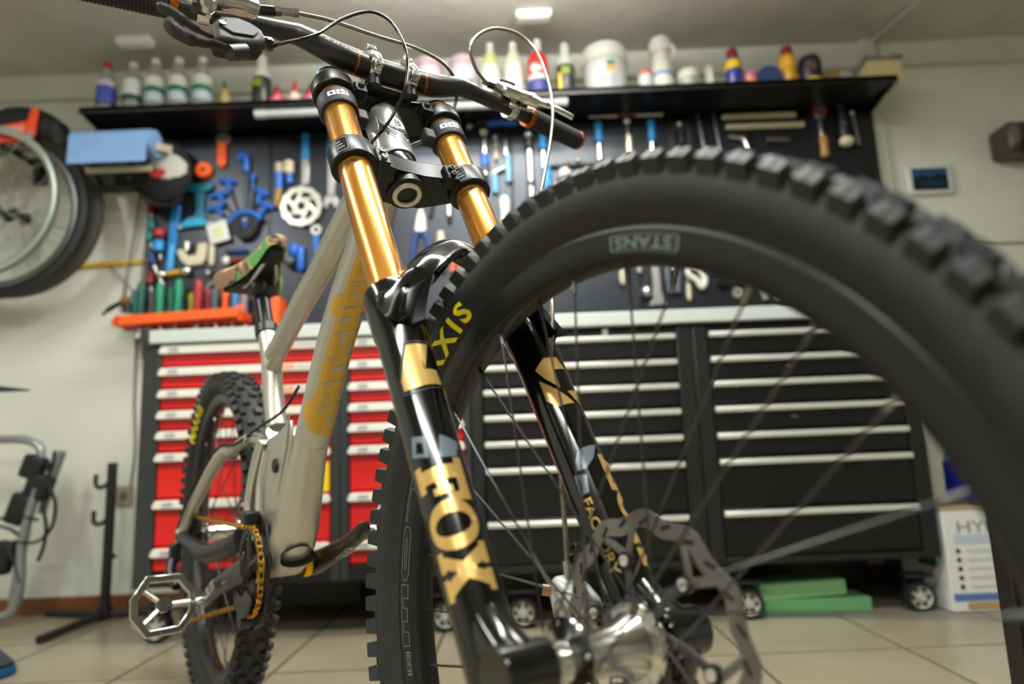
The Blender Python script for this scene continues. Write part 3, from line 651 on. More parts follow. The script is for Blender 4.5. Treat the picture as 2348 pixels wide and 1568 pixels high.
MB().prism([(-.008, .004), (.010, .002), (.009, -.020), (.004, -.034), (-.004, -.036), (-.010, -.022)], .012, .018, lambda x, y, d: p+V((d, x, y))).build('clamp_plate', POL, bl, bevel=.0012)
MB().lathe([(.0022, 0), (.0060, 0), (.0060, .0014), (.0022, .0014)], o=p+V((.018, -.0005, -.011)), ax=(1, 0, 0), n=16).build('clamp_hole', MATTE, bl)
MB().lathe([(.0085, 0), (.0085, .010), (.0055, .0115), (.005, .009)], o=(.026, -.2405, .7285), ax=(.7, 0, -.7), n=18).build('lever_pivot', POL, bl)
MB().tube(spline([(.030, -.243, .742), (.045, -.285, .752), (.050, -.33, .764), (.048, -.375, .778)], 5), [.008]*6+[.006]*10, n=10, flat=.55).build('lever_blade', GLOSS, bl)
MB().box((.020, -.247, .735), (.014, .016, .016)).build('lever_block', GLOSS, bl, bevel=.003)
# shifter below the bar
sf = fp(MB().prism([(-.236, .662), (-.237, .694), (-.228, .712), (-.210, .721), (-.196, .719), (-.184, .711), (-.181, .694), (-.187, .681), (-.208, .668)], .004, .030, lambda x, y, d: V((d, x, y))), 'shifter', mat('shifter_plastic', (34, 30, 32), .62), bevel=.005, label='dark grey gear shifter pod')
MB().prism([(-.229, .684), (-.224, .702), (-.210, .711), (-.197, .708), (-.190, .697), (-.196, .684), (-.218, .677)], .030, .0325, lambda x, y, d: V((d, x, y))).build('shifter_cover', mat('shifter_cover', (44, 40, 42), .6), sf, bevel=.001)
MB().cyl((.022, -.2285, .690), (.0335, -.2285, .690), .0040, n=12).build('shifter_boss', PLAST, sf)
MB().tube(spline([(.020, -.236, .676), (.022, -.250, .677), (.024, -.262, .681), (.024, -.278, .694), (.022, -.290, .703)], 4), [.003]*5+[.0045]*4+[.0065]*5+[.006]*2+[.003], n=10, flat=.6).build('shifter_paddle', PLAST, sf)
MB().tube(spline([(.020, -.214, .660), (.022, -.236, .659), (.023, -.250, .652), (.024, -.266, .652), (.024, -.278, .664), (.024, -.282, .674)], 4), [.006]*6+[.005]*4+[.007]*4+[.0085]*5+[.005, .003], n=10, flat=.6).build('shifter_paddle', PLAST, sf)
MB().cyl((.020, -.222, .655), (.020, -.204, .668), .0085, n=14).build('shifter_pivot', PLAST, sf)
MB().box((.006, -.222, .715), (.014, .012, .040)).build('shifter_bracket', PLAST, sf, bevel=.002)
MB().lathe([(.0045, 0), (.0075, .002), (.0078, .010), (.006, .013), (.0035, .013)], o=(.0195, -.1835, .6990), ax=(.18, .98, -.1), n=10).build('cable_adjuster', GLOSS, sf)
MB().box((.0275, -.1765, .6965), (.0012, .0045, .002)).build('adjuster_mark', YEL, sf)
# cables and hoses
BRAID = mat('braided_hose', (168, 164, 150), .35, .8, two=(105, 102, 92), nscale=700)
fp(MB().tube(spline([(.0195, -.171, .698), (.03, -.1622, .6937), (.045, -.1299, .7043), (.05, -.0837, .7649), (.05, -.0398, .8093), (.045, -.0086, .8142), (.04, .0036, .7754), (.03, .0057, .7401), (.02, -.0055, .6947), (.0, -.0225, .6588), (-.02, -.0320, .6480), (-.045, -.0331, .6571), (-.08, -.030, .66)], 8), .0021, n=10), 'shift_cable', GLOSS, label='black gear cable looping over the bar')
fp(MB().tube(spline([(.03, -.1355, .7773), (.035, -.0933, .7784), (.04, -.0382, .7692), (.035, .0244, .7851), (.02, .0807, .8022), (.0, .1112, .7983), (-.02, .1092, .7657), (-.05, .0917, .7355), (-.085, .058, .735), (-.12, .03, .72)], 8), .0025, n=10), 'brake_hose', BRAID, label='braided hose from the right-hand lever')
fp(MB().tube(spline([(.0, .1786, .8266), (.02, .143, .819), (.04, .1277, .8376), (.05, .1514, .8743), (.055, .192, .9067), (.05, .2467, .9309), (.045, .2744, .9024), (.035, .2768, .8365), (.025, .2636, .7675), (.015, .2336, .6918), (.0, .2015, .6191), (-.01, .1793, .5686), (-.015, .150, .490), (.0, .118, .420), (.008, .100, .365), (.004, .085, .322), (-.006, .075, .288), (-.022, .075, .255), (-.0376, .075, .2221), (-.0519, .075, .1898), (-.0665, .075, .1585), (-.0813, .075, .1283), (-.0948, .075, .1028)], 8), .0025, n=10), 'brake_hose', BRAID, label='braided hose looping down to the front caliper')
# left-hand lever (right in the picture)
b2 = fp(MB().tube(spline([(.004, .188, .824), (.004, .203, .817), (.006, .222, .811), (.010, .240, .803), (.012, .255, .797)], 5), [.0085]*5+[.0115]*6+[.0105]*5+[.009]*5, n=18), 'brake_master_cylinder', POL, label='silver brake master cylinder with black reservoir lid')
MB().cyl((.0, .178, .8285), (.003, .190, .822), .0058, n=16).build('hose_sleeve', GLOSS, b2)
MB().cyl((.0, .170, .833), (.0, .178, .8285), .0046, n=6).build('hose_nut', STEEL, b2)
MB().box((-.004, .2165, .832), (.020, .026, .026)).build('reservoir', POL, b2, bevel=.004)
MB().box((-.004, .2195, .8475), (.022, .029, .006)).build('reservoir_lid', GLOSS, b2, bevel=.002)
p, d = bar_at(.222)
MB().lathe([(.0116, -.007), (.0165, -.007), (.0165, .007), (.0116, .007)], o=p, ax=d, n=24).build('lever_clamp', POL, b2, bevel=.001)
MB().prism([(-.016, -.016), (-.006, .004), (.018, .002), (.036, .000), (.030, -.010), (.010, -.014), (-.004, -.022)], .010, .016, lambda x, y, d: p+V((d, x, y))).build('clamp_plate', POL, b2, bevel=.001)
for q in (.004, .018): MB().lathe([(.0012, 0), (.0032, 0), (.0032, .001), (.0012, .001)], o=p+V((.016, q, -.007)), ax=(1, 0, 0), n=12).build('clamp_hole', MATTE, b2)
MB().lathe([(.007, 0), (.007, .008), (.004, .009)], o=(.008, .250, .810), ax=(1, 0, 0), n=16).build('lever_pivot', STEEL, b2)
MB().tube(spline([(.012, .250, .800), (.016, .268, .793), (.018, .288, .784), (.018, .312, .776)], 5), [.0055]*6+[.0045]*10, n=10, flat=1.3).build('lever_blade', POL, b2)

# front caliper on the left leg
cp = fp(MB().prism([(-.125, .088), (-.108, .098), (-.092, .080), (-.082, .060), (-.088, .040), (-.112, .030), (-.132, .050)], .062, .092, lambda x, y, d: V((x, d, y))), 'brake_caliper', mat('caliper_alu', (196, 198, 195), .42, .35), bevel=.006, label='silver four-piston brake caliper')
MB().lathe([(.012, 0), (.012, .004), (.009, .005), (.006, .003)], o=(-.106, .062, .062), ax=(0, -1, 0), n=20).build('piston_cap', SATIN, cp)
MB().cyl((-.120, .066, .086), (-.124, .058, .090), .0055, n=12).build('banjo_bolt', mat('brass', (190, 150, 100), .25, 1.), cp)
MB().cyl((-.101, .075, .088), (-.0948, .075, .1045), .0045, n=12).build('hose_fitting', SATIN, cp)
MB().tube([(-.095, .085, .105), (-.060, .082, .100), (-.035, .079, .11)], .007, n=10).build('caliper_mount', GLOSS, cp)
MB().tube([(-.085, .085, .035), (-.055, .082, .030), (-.035, .079, .025)], .007, n=10).build('caliper_mount', GLOSS, cp)
for q in ((-.066, .070, .104), (-.070, .072, .036)): bolt(q, (0, -1, .3), .0055, cp, BLK, .006)

# ---------------------------------------------------------------- frame (bike coordinates: x forward, y left, z up)
def rr_ring(c, ax_lat, ax_in, w, h, r=.4, n=3):
    pts = rrect(w, h, min(w, h)*r*.999, n); return [c+ax_lat*x+ax_in*y for x, y in pts]
def box_loft(secs, name, m, parent=BK, label=None, r=.4):
    """secs: (x, z, y, width sideways, depth in the frame plane)"""
    P = [V((s[0], s[2], s[1])) for s in secs]; rings = []
    for i, s in enumerate(secs):
        d = (P[min(i+1, len(P)-1)]-P[max(i-1, 0)]); d.y = 0; d.normalize(); nn = V((-d.z, 0, d.x))
        rings.append(rr_ring(P[i], V((0, 1, 0)), nn, s[3], s[4], r))
    return MB().loft(rings).build(name, m, parent, label=label)
dt = box_loft([(-.335, .895, 0, .050, .060), (-.375, .850, 0, .050, .056), (-.411, .806, 0, .050, .052), (-.469, .756, 0, .051, .050), (-.522, .700, 0, .052, .050), (-.569, .640, 0, .052, .050), (-.619, .569, 0, .052, .050), (-.640, .548, 0, .052, .054)], 'down_tube', ALU, label='raw aluminium down tube with gold lettering panel')
box_loft([(-.632, .556, 0, .052, .055), (-.650, .530, 0, .055, .060), (-.672, .480, 0, .060, .066), (-.695, .430, 0, .066, .070), (-.720, .396, 0, .072, .062), (-.748, .368, 0, .075, .054), (-.780, .350, 0, .074, .042), (-.810, .345, 0, .068, .028)], 'bottom_bracket_shell', ALU, label='machined raw aluminium bottom bracket housing')
# frame plane helper for the underside of the down tube
def dt_under(t, y, lift):
    K = [(-.375, .850), (-.411, .806), (-.469, .756), (-.522, .700), (-.569, .640), (-.619, .569)]
    L = [0]
    for a, b in zip(K, K[1:]): L.append(L[-1]+hypot(b[0]-a[0], b[1]-a[1]))
    s = t*L[-1]
    for i in range(len(K)-1):
        if s <= L[i+1]+1e-9:
            q = (s-L[i])/(L[i+1]-L[i]); x = K[i][0]+(K[i+1][0]-K[i][0])*q; z = K[i][1]+(K[i+1][1]-K[i][1])*q
            d = V((K[i+1][0]-K[i][0], 0, K[i+1][1]-K[i][1])).normalized(); nn = V((-d.z, 0, d.x))
            break
    hw = .0257; hd = .0257; rc = .0195; ya = y; 
    # follow the rounded corner
    if abs(y) <= hw-rc: yy, dd = y, hd
    else:
        ov = min((abs(y)-(hw-rc))/rc, 1.9); yy = (hw-rc+rc*sin(min(ov, pi/2)))*(1 if y > 0 else -1); dd = hd-rc+rc*cos(min(ov, pi/2))-max(0, ov-pi/2)*rc
    return V((x, 0, z))+nn*(dd+lift)+V((0, yy, 0))
GP = mat('panel_gold', (206, 162, 62), .38, .3)
bend(flat_bm([[(.08, -.020), (.31, -.020), (.335, -.034), (.40, -.036), (.425, -.020), (.80, -.020), (.83, -.036), (.89, -.038), (.955, -.018), (.995, .026), (.985, .029), (.08, .029)]]), lambda t, y: dt_under(t, y, .0006), 'lettering_panel', GP, dt, nx=16, ny=14, norm=False, label='gold panel with cut-out lettering')
# block lettering b a n s h e e: gold letters told apart by thin bare-metal gaps and counters
LALU = mat('letter_alu', (172, 166, 150), .35, .85)
SL = {'b': [(.38, .22, .66, .52)], 'a': [(.0, .62, .55, .74), (.36, .22, .62, .42)], 'n': [(.36, .0, .64, .70)], 's': [(.38, .58, 1., .72), (.0, .26, .62, .40)], 'h': [(.36, .60, .64, 1.), (.36, .0, .64, .40)], 'e': [(.36, .60, .64, .74), (.36, .22, 1., .38)]}
def dslot(x0, y0, x1, y1):
    bend(flat_bm([[(x0, y0), (x1, y0), (x1, y1), (x0, y1)]]), lambda x, y: dt_under(.955-.84*x+.03*(y-.5), .026-.042*y, .0011), 'lettering', LALU, dt, nx=3, ny=6, norm=False)
for k, ch in enumerate('banshee'):
    w7 = 1/7; x0 = k*w7
    for q in SL[ch]: dslot(x0+w7*(.06+.88*q[0]), q[1], x0+w7*(.06+.88*q[2]), q[3])
    if k: dslot(x0-.006, -.02, x0+.006, 1.02)
MB().tube(spline([(-.32, 0, .925), (-.40, 0, .905), (-.514, 0, .858), (-.600, 0, .823), (-.693, 0, .789), (-.780, 0, .752), (-.85, 0, .725)], 5), [.023]*6+[.020]*8+[.0185]*17, n=24, flat=1.15).build('top_tube', ALU, BK, label='raw aluminium top tube')
MB().tube(spline([(-.320, 0, .905), (-.36, 0, .89), (-.40, 0, .865)], 4), [.026]*9, n=20).build('head_gusset', ALU, BK)
MB().tube(spline([(-.905, 0, .775), (-.885, 0, .742), (-.872, 0, .715), (-.858, 0, .66), (-.838, 0, .612), (-.822, 0, .585)], 5), [.0185]*10+[.019]*16, n=24).build('seat_tube', ALU, BK, label='raw aluminium seat tube')
MB().tube([(-.860, 0, .742), (-.875, 0, .722), (-.860, 0, .700), (-.80, 0, .738)], [.012, .014, .015, .012], n=12).build('seat_gusset', ALU, BK)
MB().lathe([(.0185, -.012), (.0225, -.010), (.0225, .010), (.0195, .012), (.0165, .012)], o=(-.909, 0, .781), ax=(-.48, 0, .877), n=28).build('seat_clamp', BLK, BK, bevel=.001)
MB().box((-.930, 0, .775), (.010, .014, .018)).build('seat_clamp_lug', BLK, BK, bevel=.003)
sp = MB().tube([(-.905, 0, .775), (-.935, 0, .828), (-.953, 0, .860)], .0158, n=28).build('seat_post', mat('post_black', (30, 30, 33), .25, .4), BK)
def post_text(x, y):
    q = V((-.944, 0, .838)); d = V((-.49, 0, .872)); e1 = V((.872, 0, .49)); a = R(68-92*x)
    return q+d*(.010*y)+(e1*cos(a)+V((0, -1, 0))*sin(a))*.0161
bend(text_geo('SDG', offset=.02), post_text, 'lettering', WHITE, sp, nx=14)
# saddle
def saddle():
    S = [(-.830, .948, .006, .004, .012), (-.838, .951, .016, .010, .020), (-.856, .949, .021, .014, .026), (-.90, .938, .025, .016, .030), (-.95, .927, .036, .018, .034), (-1.00, .920, .055, .020, .038), (-1.05, .922, .070, .021, .042), (-1.085, .926, .069, .019, .040), (-1.102, .929, .050, .010, .020)]
    rings = []
    for x, z, w, h, sk in S:
        top = [(w*cos(pi*k/14), h*sin(pi*k/14)**.8) for k in range(15)]; bot = [(-w*.93, -sk*.75), (-w*.6, -sk*.45), (-w*.25, -sk*.2), (w*.25, -sk*.2), (w*.6, -sk*.45), (w*.93, -sk*.75)]
        rings.append([V((x, a, z+b)) for a, b in top+bot])
    return rings
def camo():
    m = bpy.data.materials.new('camouflage_cloth'); m.use_nodes = True; nt = m.node_tree; b = nt.nodes['Principled BSDF']; b.inputs['Roughness'].default_value = .7
    tc = nt.nodes.new('ShaderNodeTexCoord'); vo = nt.nodes.new('ShaderNodeTexNoise'); vo.inputs['Scale'].default_value = 10; vo.inputs['Detail'].default_value = 1.2; vo.inputs['Distortion'].default_value = 1.4
    rp = nt.nodes.new('ShaderNodeValToRGB'); rp.color_ramp.interpolation = 'CONSTANT'; E = rp.color_ramp.elements
    E[0].color = (*lin((92, 150, 82)), 1); E[1].position = .40; E[1].color = (*lin((30, 26, 24)), 1)
    for q, c in ((.435, (138, 108, 76)), (.56, (196, 170, 112)), (.60, (95, 155, 85))): e = E.new(q); e.color = (*lin(c), 1)
    nt.links.new(tc.outputs['Object'], vo.inputs['Vector']); nt.links.new(vo.outputs['Fac'], rp.inputs['Fac']); nt.links.new(rp.outputs['Color'], b.inputs['Base Color']); return m
sad = MB().loft(saddle()).build('saddle', camo(), BK, label='camouflage patterned saddle')
MB().loft([[V((x, y*.86, z-.006-sk*.35)) for y, x, z, sk in ((-w, x, z, sk), (w, x, z, sk))]+[V((x, w*.86, z-.012-sk*.62)), V((x, -w*.86, z-.012-sk*.62))] for x, z, w, h, sk in ((-.848, .949, .013, 0, .020), (-.90, .938, .019, 0, .024), (-.97, .924, .036, 0, .03), (-1.05, .922, .062, 0, .035), (-1.09, .926, .055, 0, .03))]).build('saddle_shell', MATTE, sad)
for sd in (-1, 1):
    MB().tube(spline([(-.868, sd*.006, .930), (-.895, sd*.012, .915), (-.93, sd*.021, .893), (-.975, sd*.021, .890), (-1.02, sd*.024, .895), (-1.06, sd*.034, .905)], 4), .0038, n=10).build('saddle_rail', mat('rail_steel', (200, 195, 185), .35, .8), sad)
MB().box((-.955, 0, .874), (.045, .050, .026)).build('rail_clamp', BLK, sp, bevel=.005)
MB().cyl((-.932, 0, .868), (-.930, 0, .886), .006, n=10).build('clamp_bolt', BLK, sp)

# rear triangle
for sd in (-1, 1):
    MB().tube(spline([(-.985, sd*.040, .548), (-1.03, sd*.046, .548), (-1.09, sd*.055, .520), (-1.17, sd*.066, .465), (-1.225, sd*.076, .420), (-1.252, sd*.083, .375)], 5), [.0125]*26, n=14, flat=1.15).build('seat_stay', ALU, BK)
    MB().tube(spline([(-1.262, sd*.086, .372), (-1.18, sd*.080, .362), (-1.05, sd*.072, .352), (-.93, sd*.055, .372), (-.88, sd*.045, .39)], 5), [.013]*8+[.016]*13, n=14, flat=1.2).build('chain_stay', GUN if sd < 0 else ALU, BK)
    MB().cyl((-1.26, sd*.074, .372), (-1.26, sd*.096, .372), .017, n=18).build('dropout', ALU, BK)
MB().box((-1.0, 0, .552), (.050, .092, .020)).build('stay_bridge', ALU, BK, bevel=.006)
for sd in (-1, 1):
    MB().tube(spline([(-.985, sd*.040, .548), (-.93, sd*.040, .560), (-.86, sd*.034, .570), (-.80, sd*.030, .560)], 4), .011, n=12).build('rocker_link', ALU, BK)
    MB().tube(spline([(-.80, sd*.033, .565), (-.845, sd*.036, .500), (-.862, sd*.038, .440), (-.84, sd*.038, .385)], 4), [.009]*13, n=10, flat=1.6).build('link_strut', STEEL, BK)
    MB().tube(spline([(-.775, sd*.030, .545), (-.80, sd*.034, .480), (-.79, sd*.036, .420), (-.775, sd*.036, .37)], 4), [.008]*13, n=10, flat=1.5).build('link_strut', STEEL, BK)
    MB().prism([(-.645, .590), (-.640, .560), (-.690, .455), (-.735, .395), (-.790, .360), (-.80, .50), (-.77, .565), (-.70, .575)], sd*.024, sd*.031, lambda x, y, d: V((x, d, y))).build('frame_side_plate', ALU, BK, bevel=.003)
    MB().lathe([(.004, 0), (.012, 0), (.012, .004), (.008, .006), (.004, .006)], o=(-.715, sd*.031, .518), ax=(0, sd, 0), n=18).build('pivot_cap', BLK, BK)
    for q in ((-.86, .570), (-.845, .42), (-.985, .548)): MB().lathe([(.003, 0), (.0085, 0), (.0085, .004), (.004, .005)], o=(q[0], sd*.045, q[1]), ax=(0, sd, 0), n=14).build('pivot_bolt', STEEL, BK)
MB().tube([(-.80, 0, .575), (-.86, 0, .50), (-.89, 0, .43)], [.026, .026, .022], n=24).build('shock_body', STEEL, BK, label='polished rear shock body')
MB().tube([(-.89, 0, .43), (-.915, 0, .37)], .012, n=16).build('shock_shaft', KASH, BK)
MB().tube(spline([(-.66, -.012, .645), (-.72, -.020, .610), (-.80, -.040, .585), (-.93, -.052, .560), (-1.04, -.055, .560), (-1.15, -.075, .50), (-1.235, -.098, .39)], 5), .0026, n=8).build('rear_cable', MATTE, BK)
MB().prism([(-.655, .545), (-.685, .500), (-.700, .470), (-.640, .60)], -.0335, -.0315, lambda x, y, d: V((x, d, y))).build('cable_cover', ALU, BK)
# the open end of the bottom bracket housing
def bb_open(x, y):
    return V((-.7265+.0*x, 0, .352))
hole = []
for k in range(28):
    a = 2*pi*k/28; yy = .0285*cos(a); s = .026*sin(a)*(1 if sin(a) > 0 else .62); hole.append((yy, s))
dd = V((-.030, 0, -.044)).normalized(); nn = V((-dd.z, 0, dd.x)); ctr = V((-.722, 0, .385))+nn*.0275
MB().add([ctr+V((0, y, 0))-dd*s+nn*.006 for y, s in hole]+[ctr+V((0, y*.86, 0))-dd*s*.86-nn*.012 for y, s in hole]+[ctr-nn*.014], [(k, (k+1) % 28, 28+(k+1) % 28, 28+k) for k in range(28)]+[(28+k, 28+(k+1) % 28, 56) for k in range(28)]).build('housing_opening', mat('opening_dark', (60, 62, 58), .35, .8), BK, label='dark oval opening under the bottom bracket')

# rear wheel
RMX = Matrix.Translation((-1.26, 0, .372))
rt, rrm = wheel(RMX, 'rear', (-75, 190), 76, True)
spokes(rrm, .026, (-.036, .034), ph=R(2))
bend(text_geo('MAXXIS', offset=.022, spacing=1.08), side_map(.3245, .3465, -50, -26, tyre_side, .0006), 'lettering', YELT, rt, nx=26, ny=4)
bend(flat_bm([rrect(1, 1, .1)]), side_map(.3245, .3445, -126, -133, tyre_side, .0006), 'decal', ORANGE, rt, nx=6, ny=3)
MB().lathe([(.010, -.085), (.016, -.085), (.016, -.040), (.030, -.038), (.030, -.034), (.018, -.03), (.018, .028), (.030, .032), (.030, .036), (.016, .04), (.016, .085), (.010, .085)], o=(-1.26, 0, .372), ax=(0, 1, 0), n=28).build('rear_hub', STEEL, BK)
cs = None
for k, (r, y) in enumerate(((.022, -.078), (.026, -.074), (.031, -.070), (.036, -.066), (.042, -.062), (.048, -.058), (.054, -.054))):
    n = 44; o = MB().prism([((r+.002*(i % 2))*cos(2*pi*i/n), (r+.002*(i % 2))*sin(2*pi*i/n)) for i in range(n)], y, y+.002, lambda a, b, d: V((-1.26+a, d, .372+b))).build('sprocket', GUN, BK)
rb = ring_piece(.052, .001, lambda t: .0985+.0028*cos(12*t), lambda t: .0845); rb.build('rear_rotor', ROT, BK, RMX)
# derailleur
dm = MB().box((-1.275, -.095, .335), (.030, .022, .040)).build('derailleur', BLK, BK, bevel=.004)
MB().tube(spline([(-1.275, -.097, .325), (-1.25, -.105, .295), (-1.22, -.095, .270)], 4), .012, n=10).build('derailleur_link', GUN, dm)
for q in ((-1.22, .268), (-1.235, .205)): MB().prism([(.017*cos(2*pi*i/22)*(1+.12*(i % 2)), .017*sin(2*pi*i/22)*(1+.12*(i % 2))) for i in range(22)], -.082, -.076, lambda a, b, d, q=q: V((q[0]+a, d, q[1]+b))).build('jockey_wheel', BLK, dm)
MB().prism([(-1.238, .285), (-1.205, .275), (-1.222, .195), (-1.250, .195)], -.073, -.070, lambda x, y, d: V((x, d, y))).build('derailleur_cage', BLK, dm)

# ---------------------------------------------------------------- cranks, chain, pedals
BB = V((-.79, 0, .345))
CH = mat('chain_gold', (200, 150, 50), .3, 1.)
CRK = mat('crank_black', (18, 18, 19), .3, coat=.4)
cd = V((.163, 0, .066)).normalized()
def crank(sd, L=.168):
    d = cd*sd; ys = sd*.062; ye = sd*.088
    S = [(-.020, .034, .020, ys), (0, .042, .026, ys), (.03, .036, .022, ys*.6+ye*.4), (.09, .030, .017, ye), (.145, .029, .015, ye), (.168, .030, .017, ye), (.185, .018, .012, ye)]
    rings = []; up = V((-d.z, 0, d.x))
    for s, h, t, y in S:
        c = BB+d*s; c.y = y; rings.append([c+up*a+V((0, b, 0)) for a, b in rrect(h, t, min(h, t)*.45, 3)])
    o = MB().loft(rings).build('crank_arm', CRK, BK, label='black crank arm with white lettering')
    y = sd*.0965 if sd < 0 else .0
    return o, BB+d*L+V((0, ye, 0)), up, d
cl_, pl_, up_, d_ = crank(1)
WH2 = mat('crank_print', (170, 172, 175), .4)
# lettering on the inner-front edge of the left arm and on the face of the right arm
bend(text_geo('ATLAS', offset=.03, shear=.2), lambda x, y: BB+d_*(.070+.062*x)+V((0, .0785+.015*y, 0))-up_*.0155, 'lettering', WH2, cl_, nx=6)
bend(text_geo('RACE FACE', offset=.02), lambda x, y: BB+d_*(.068+.060*x)+V((0, .0715+.0055*y, 0))-up_*.0155, 'lettering', WH2, cl_, nx=6)
cr_, pr_, up2, d2 = crank(-1)
bend(text_geo('ATLAS', offset=.03), lambda x, y: BB+d2*(.06+.07*x)+V((0, -.0972, 0))+up2*(.010-.02*y), 'lettering', WH2, cr_, nx=6)
MB().cyl((-.79, -.06, .345), (-.79, .06, .345), .015, n=20).build('crank_axle', BLK, BK)
for y0, y1 in ((.038, .050), (-.046, -.038)): MB().cyl((-.79, y0, .345), (-.79, y1, .345), .0225, n=28).build('bearing_ring', mat('gold_anodised', (225, 165, 20), .3, .9), BK, bevel=.001, label='gold anodised bearing cup')
n = 36*4; rg = .0728
def tooth(i): return rg+(.0028 if i % 4 in (1, 2) else -.0022)
ring = MB().loft([[V((BB.x+q*cos(2*pi*i/n), y, BB.z+q*sin(2*pi*i/n))) for q, y in ((tooth(i), -.0535), (tooth(i), -.0505), (.060, -.0500), (.060, -.0540))] for i in range(n)], False, True).build('chainring', BLK, BK, label='black chainring')
for k in range(5):
    a = 2*pi*k/5+.4; MB().tube([BB+V((0, -.052, 0)), BB+V((.064*cos(a), -.052, .064*sin(a)))], [.014, .007], n=8, flat=.4, up=(0, 1, 0)).build('spider_arm', BLK, ring)
# chain: round the front of the ring, then back to the sprocket
path = []
A0 = .60*pi
for k in range(25): a = A0-1.28*pi*k/24; path.append(V((BB.x+rg*cos(a), -.052, BB.z+rg*sin(a))))
s0 = path[0]; t0 = V((-1.255, -.064, .372+.041)); s1 = path[-1]; t1 = V((-1.235, -.078, .190))
full = [t0.lerp(s0, i/30) for i in range(30)]+path+[s1.lerp(t1, i/30) for i in range(1, 31)]
L = [0]
for a, b in zip(full, full[1:]): L.append(L[-1]+(b-a).length)
def at_len(s):
    for i in range(len(L)-1):
        if L[i+1] >= s: return full[i].lerp(full[i+1], (s-L[i])/(L[i+1]-L[i]))
    return full[-1]
lk = []
for wide in (0, 1):
    mb = MB(); y = .0032 if wide else .0018
    for g in (-1, 1): mb.prism([(-.0085+.0042*0+a, b) for a, b in ((.0, -.0036), (.004, -.0042), (.0085, -.0022), (.013, -.0042), (.017, -.0036), (.017, .0036), (.013, .0042), (.0085, .0022), (.004, .0042), (0, .0036))], g*y-.0006, g*y+.0006, lambda a, b, d: V((a, d, b)))
    mb.cyl((-.00635, -y, 0), (-.00635, y, 0), .0036, n=8).cyl((.00635, -y, 0), (.00635, y, 0), .0036, n=8)
    lk.append(mb.mesh('chain_link', CH, 30))
chain = MB().cyl(at_len(.004)-V((0, .001, 0)), at_len(.004)+V((0, .001, 0)), .002, n=8).build('chain', CH, BK, label='gold chain')
q = .008; k = 0
while q < L[-1]-.01:
    a, b = at_len(q-.005), at_len(q+.005); d = (b-a).normalized(); z = V((0, 1, 0)).cross(d)*-1; yv = z.cross(d)
    obj('chain_link', lk[k % 2], chain, col4(d, yv, z, at_len(q))); q += .0127; k += 1
# chain guide
gd = MB().prism([(-.80, .445), (-.74, .425), (-.715, .36), (-.75, .262), (-.80, .245), (-.81, .262), (-.768, .285), (-.738, .355), (-.762, .405), (-.80, .42)], -.040, -.036, lambda x, y, d: V((x, d, y))).build('chain_guide', BLK, BK, bevel=.001)
MB().box((-.795, -.052, .432), (.036, .026, .022)).build('guide_block', BLK, gd, bevel=.004)
MB().lathe([(.015, -.062), (.015, -.044)], o=(-.815, 0, .262), ax=(0, 1, 0), n=18).build('guide_roller', PLAST, gd)
MB().prism([(.040*cos(R(a)), .04*sin(R(a))) for a in range(190, 330, 10)]+[(.075*cos(R(a)), .075*sin(R(a))) for a in range(330, 190, -10)], -.066, -.062, lambda x, y, d: V((BB.x+x, d, BB.z+y))).build('bash_guard', PLAST, gd, bevel=.001)

def pedal(o, sd, tilt):
    e = MB(); M = Matrix.Rotation(tilt, 4, 'Y')
    # outline in x (fore-aft) / y (sideways), from the axle end
    T = lambda x, y, d: o+(M @ V((x, y*sd, d)))
    out = [(-.050, .028), (-.052, .086), (-.016, .111), (.016, .111), (.052, .086), (.050, .028), (.018, .005), (-.018, .005)]
    n = len(out); inn = [(x*.76, .057+(y-.057)*.77) for x, y in out]
    mb = MB(); vs = []
    for z in (-.008, .008):
        vs += [T(x, y, z) for x, y in out]; vs += [T(x, y, z) for x, y in inn]
    fs = []
    for k in range(n):
        k2 = (k+1) % n; fs += [(k, n+k, n+k2, k2), (2*n+k, 2*n+k2, 3*n+k2, 3*n+k), (k, k2, 2*n+k2, 2*n+k), (n+k, 3*n+k, 3*n+k2, n+k2)]
    mb.add(vs, fs); P = mb.build('pedal', STEEL, BK, bevel=.0015, label='silver flat pedal with pins')
    for a, b in (((0, .057), (-.034, .096)), ((0, .057), (.034, .096)), ((0, .060), (0, .0))):
        MB().tube([T(a[0], a[1], 0), T(b[0], b[1], 0)], .0065 if b[0] else .0085, n=10, flat=.8).build('pedal_spoke', STEEL, P)
    MB().cyl(T(0, .057, -.010), T(0, .057, .010), .013, n=16).build('pedal_boss', STEEL, P)
    for z in (-1, 1):
        for x, y in ((-.047, .03), (-.047, .06), (-.045, .088), (.047, .03), (.047, .06), (.045, .088), (-.02, .105), (.02, .105), (0, .050), (0, .064)):
            MB().cyl(T(x, y, z*.008), T(x, y, z*.0125), .002, n=6).build('pin', STEEL, P)
    MB().cyl(T(0, -.012, 0), T(0, .02, 0), .0075, n=14).build('pedal_axle', STEEL, P)
    return P, T
pd, T_ = pedal(pr_+V((0, -.014, 0)), -1, R(75))
bend(text_geo('cb', offset=.03), lambda x, y: T_(-.0525, .036+.012*x, -.004+.008*y), 'lettering', BLK, pd)
pedal(pl_+V((0, .014, 0)), 1, R(60))
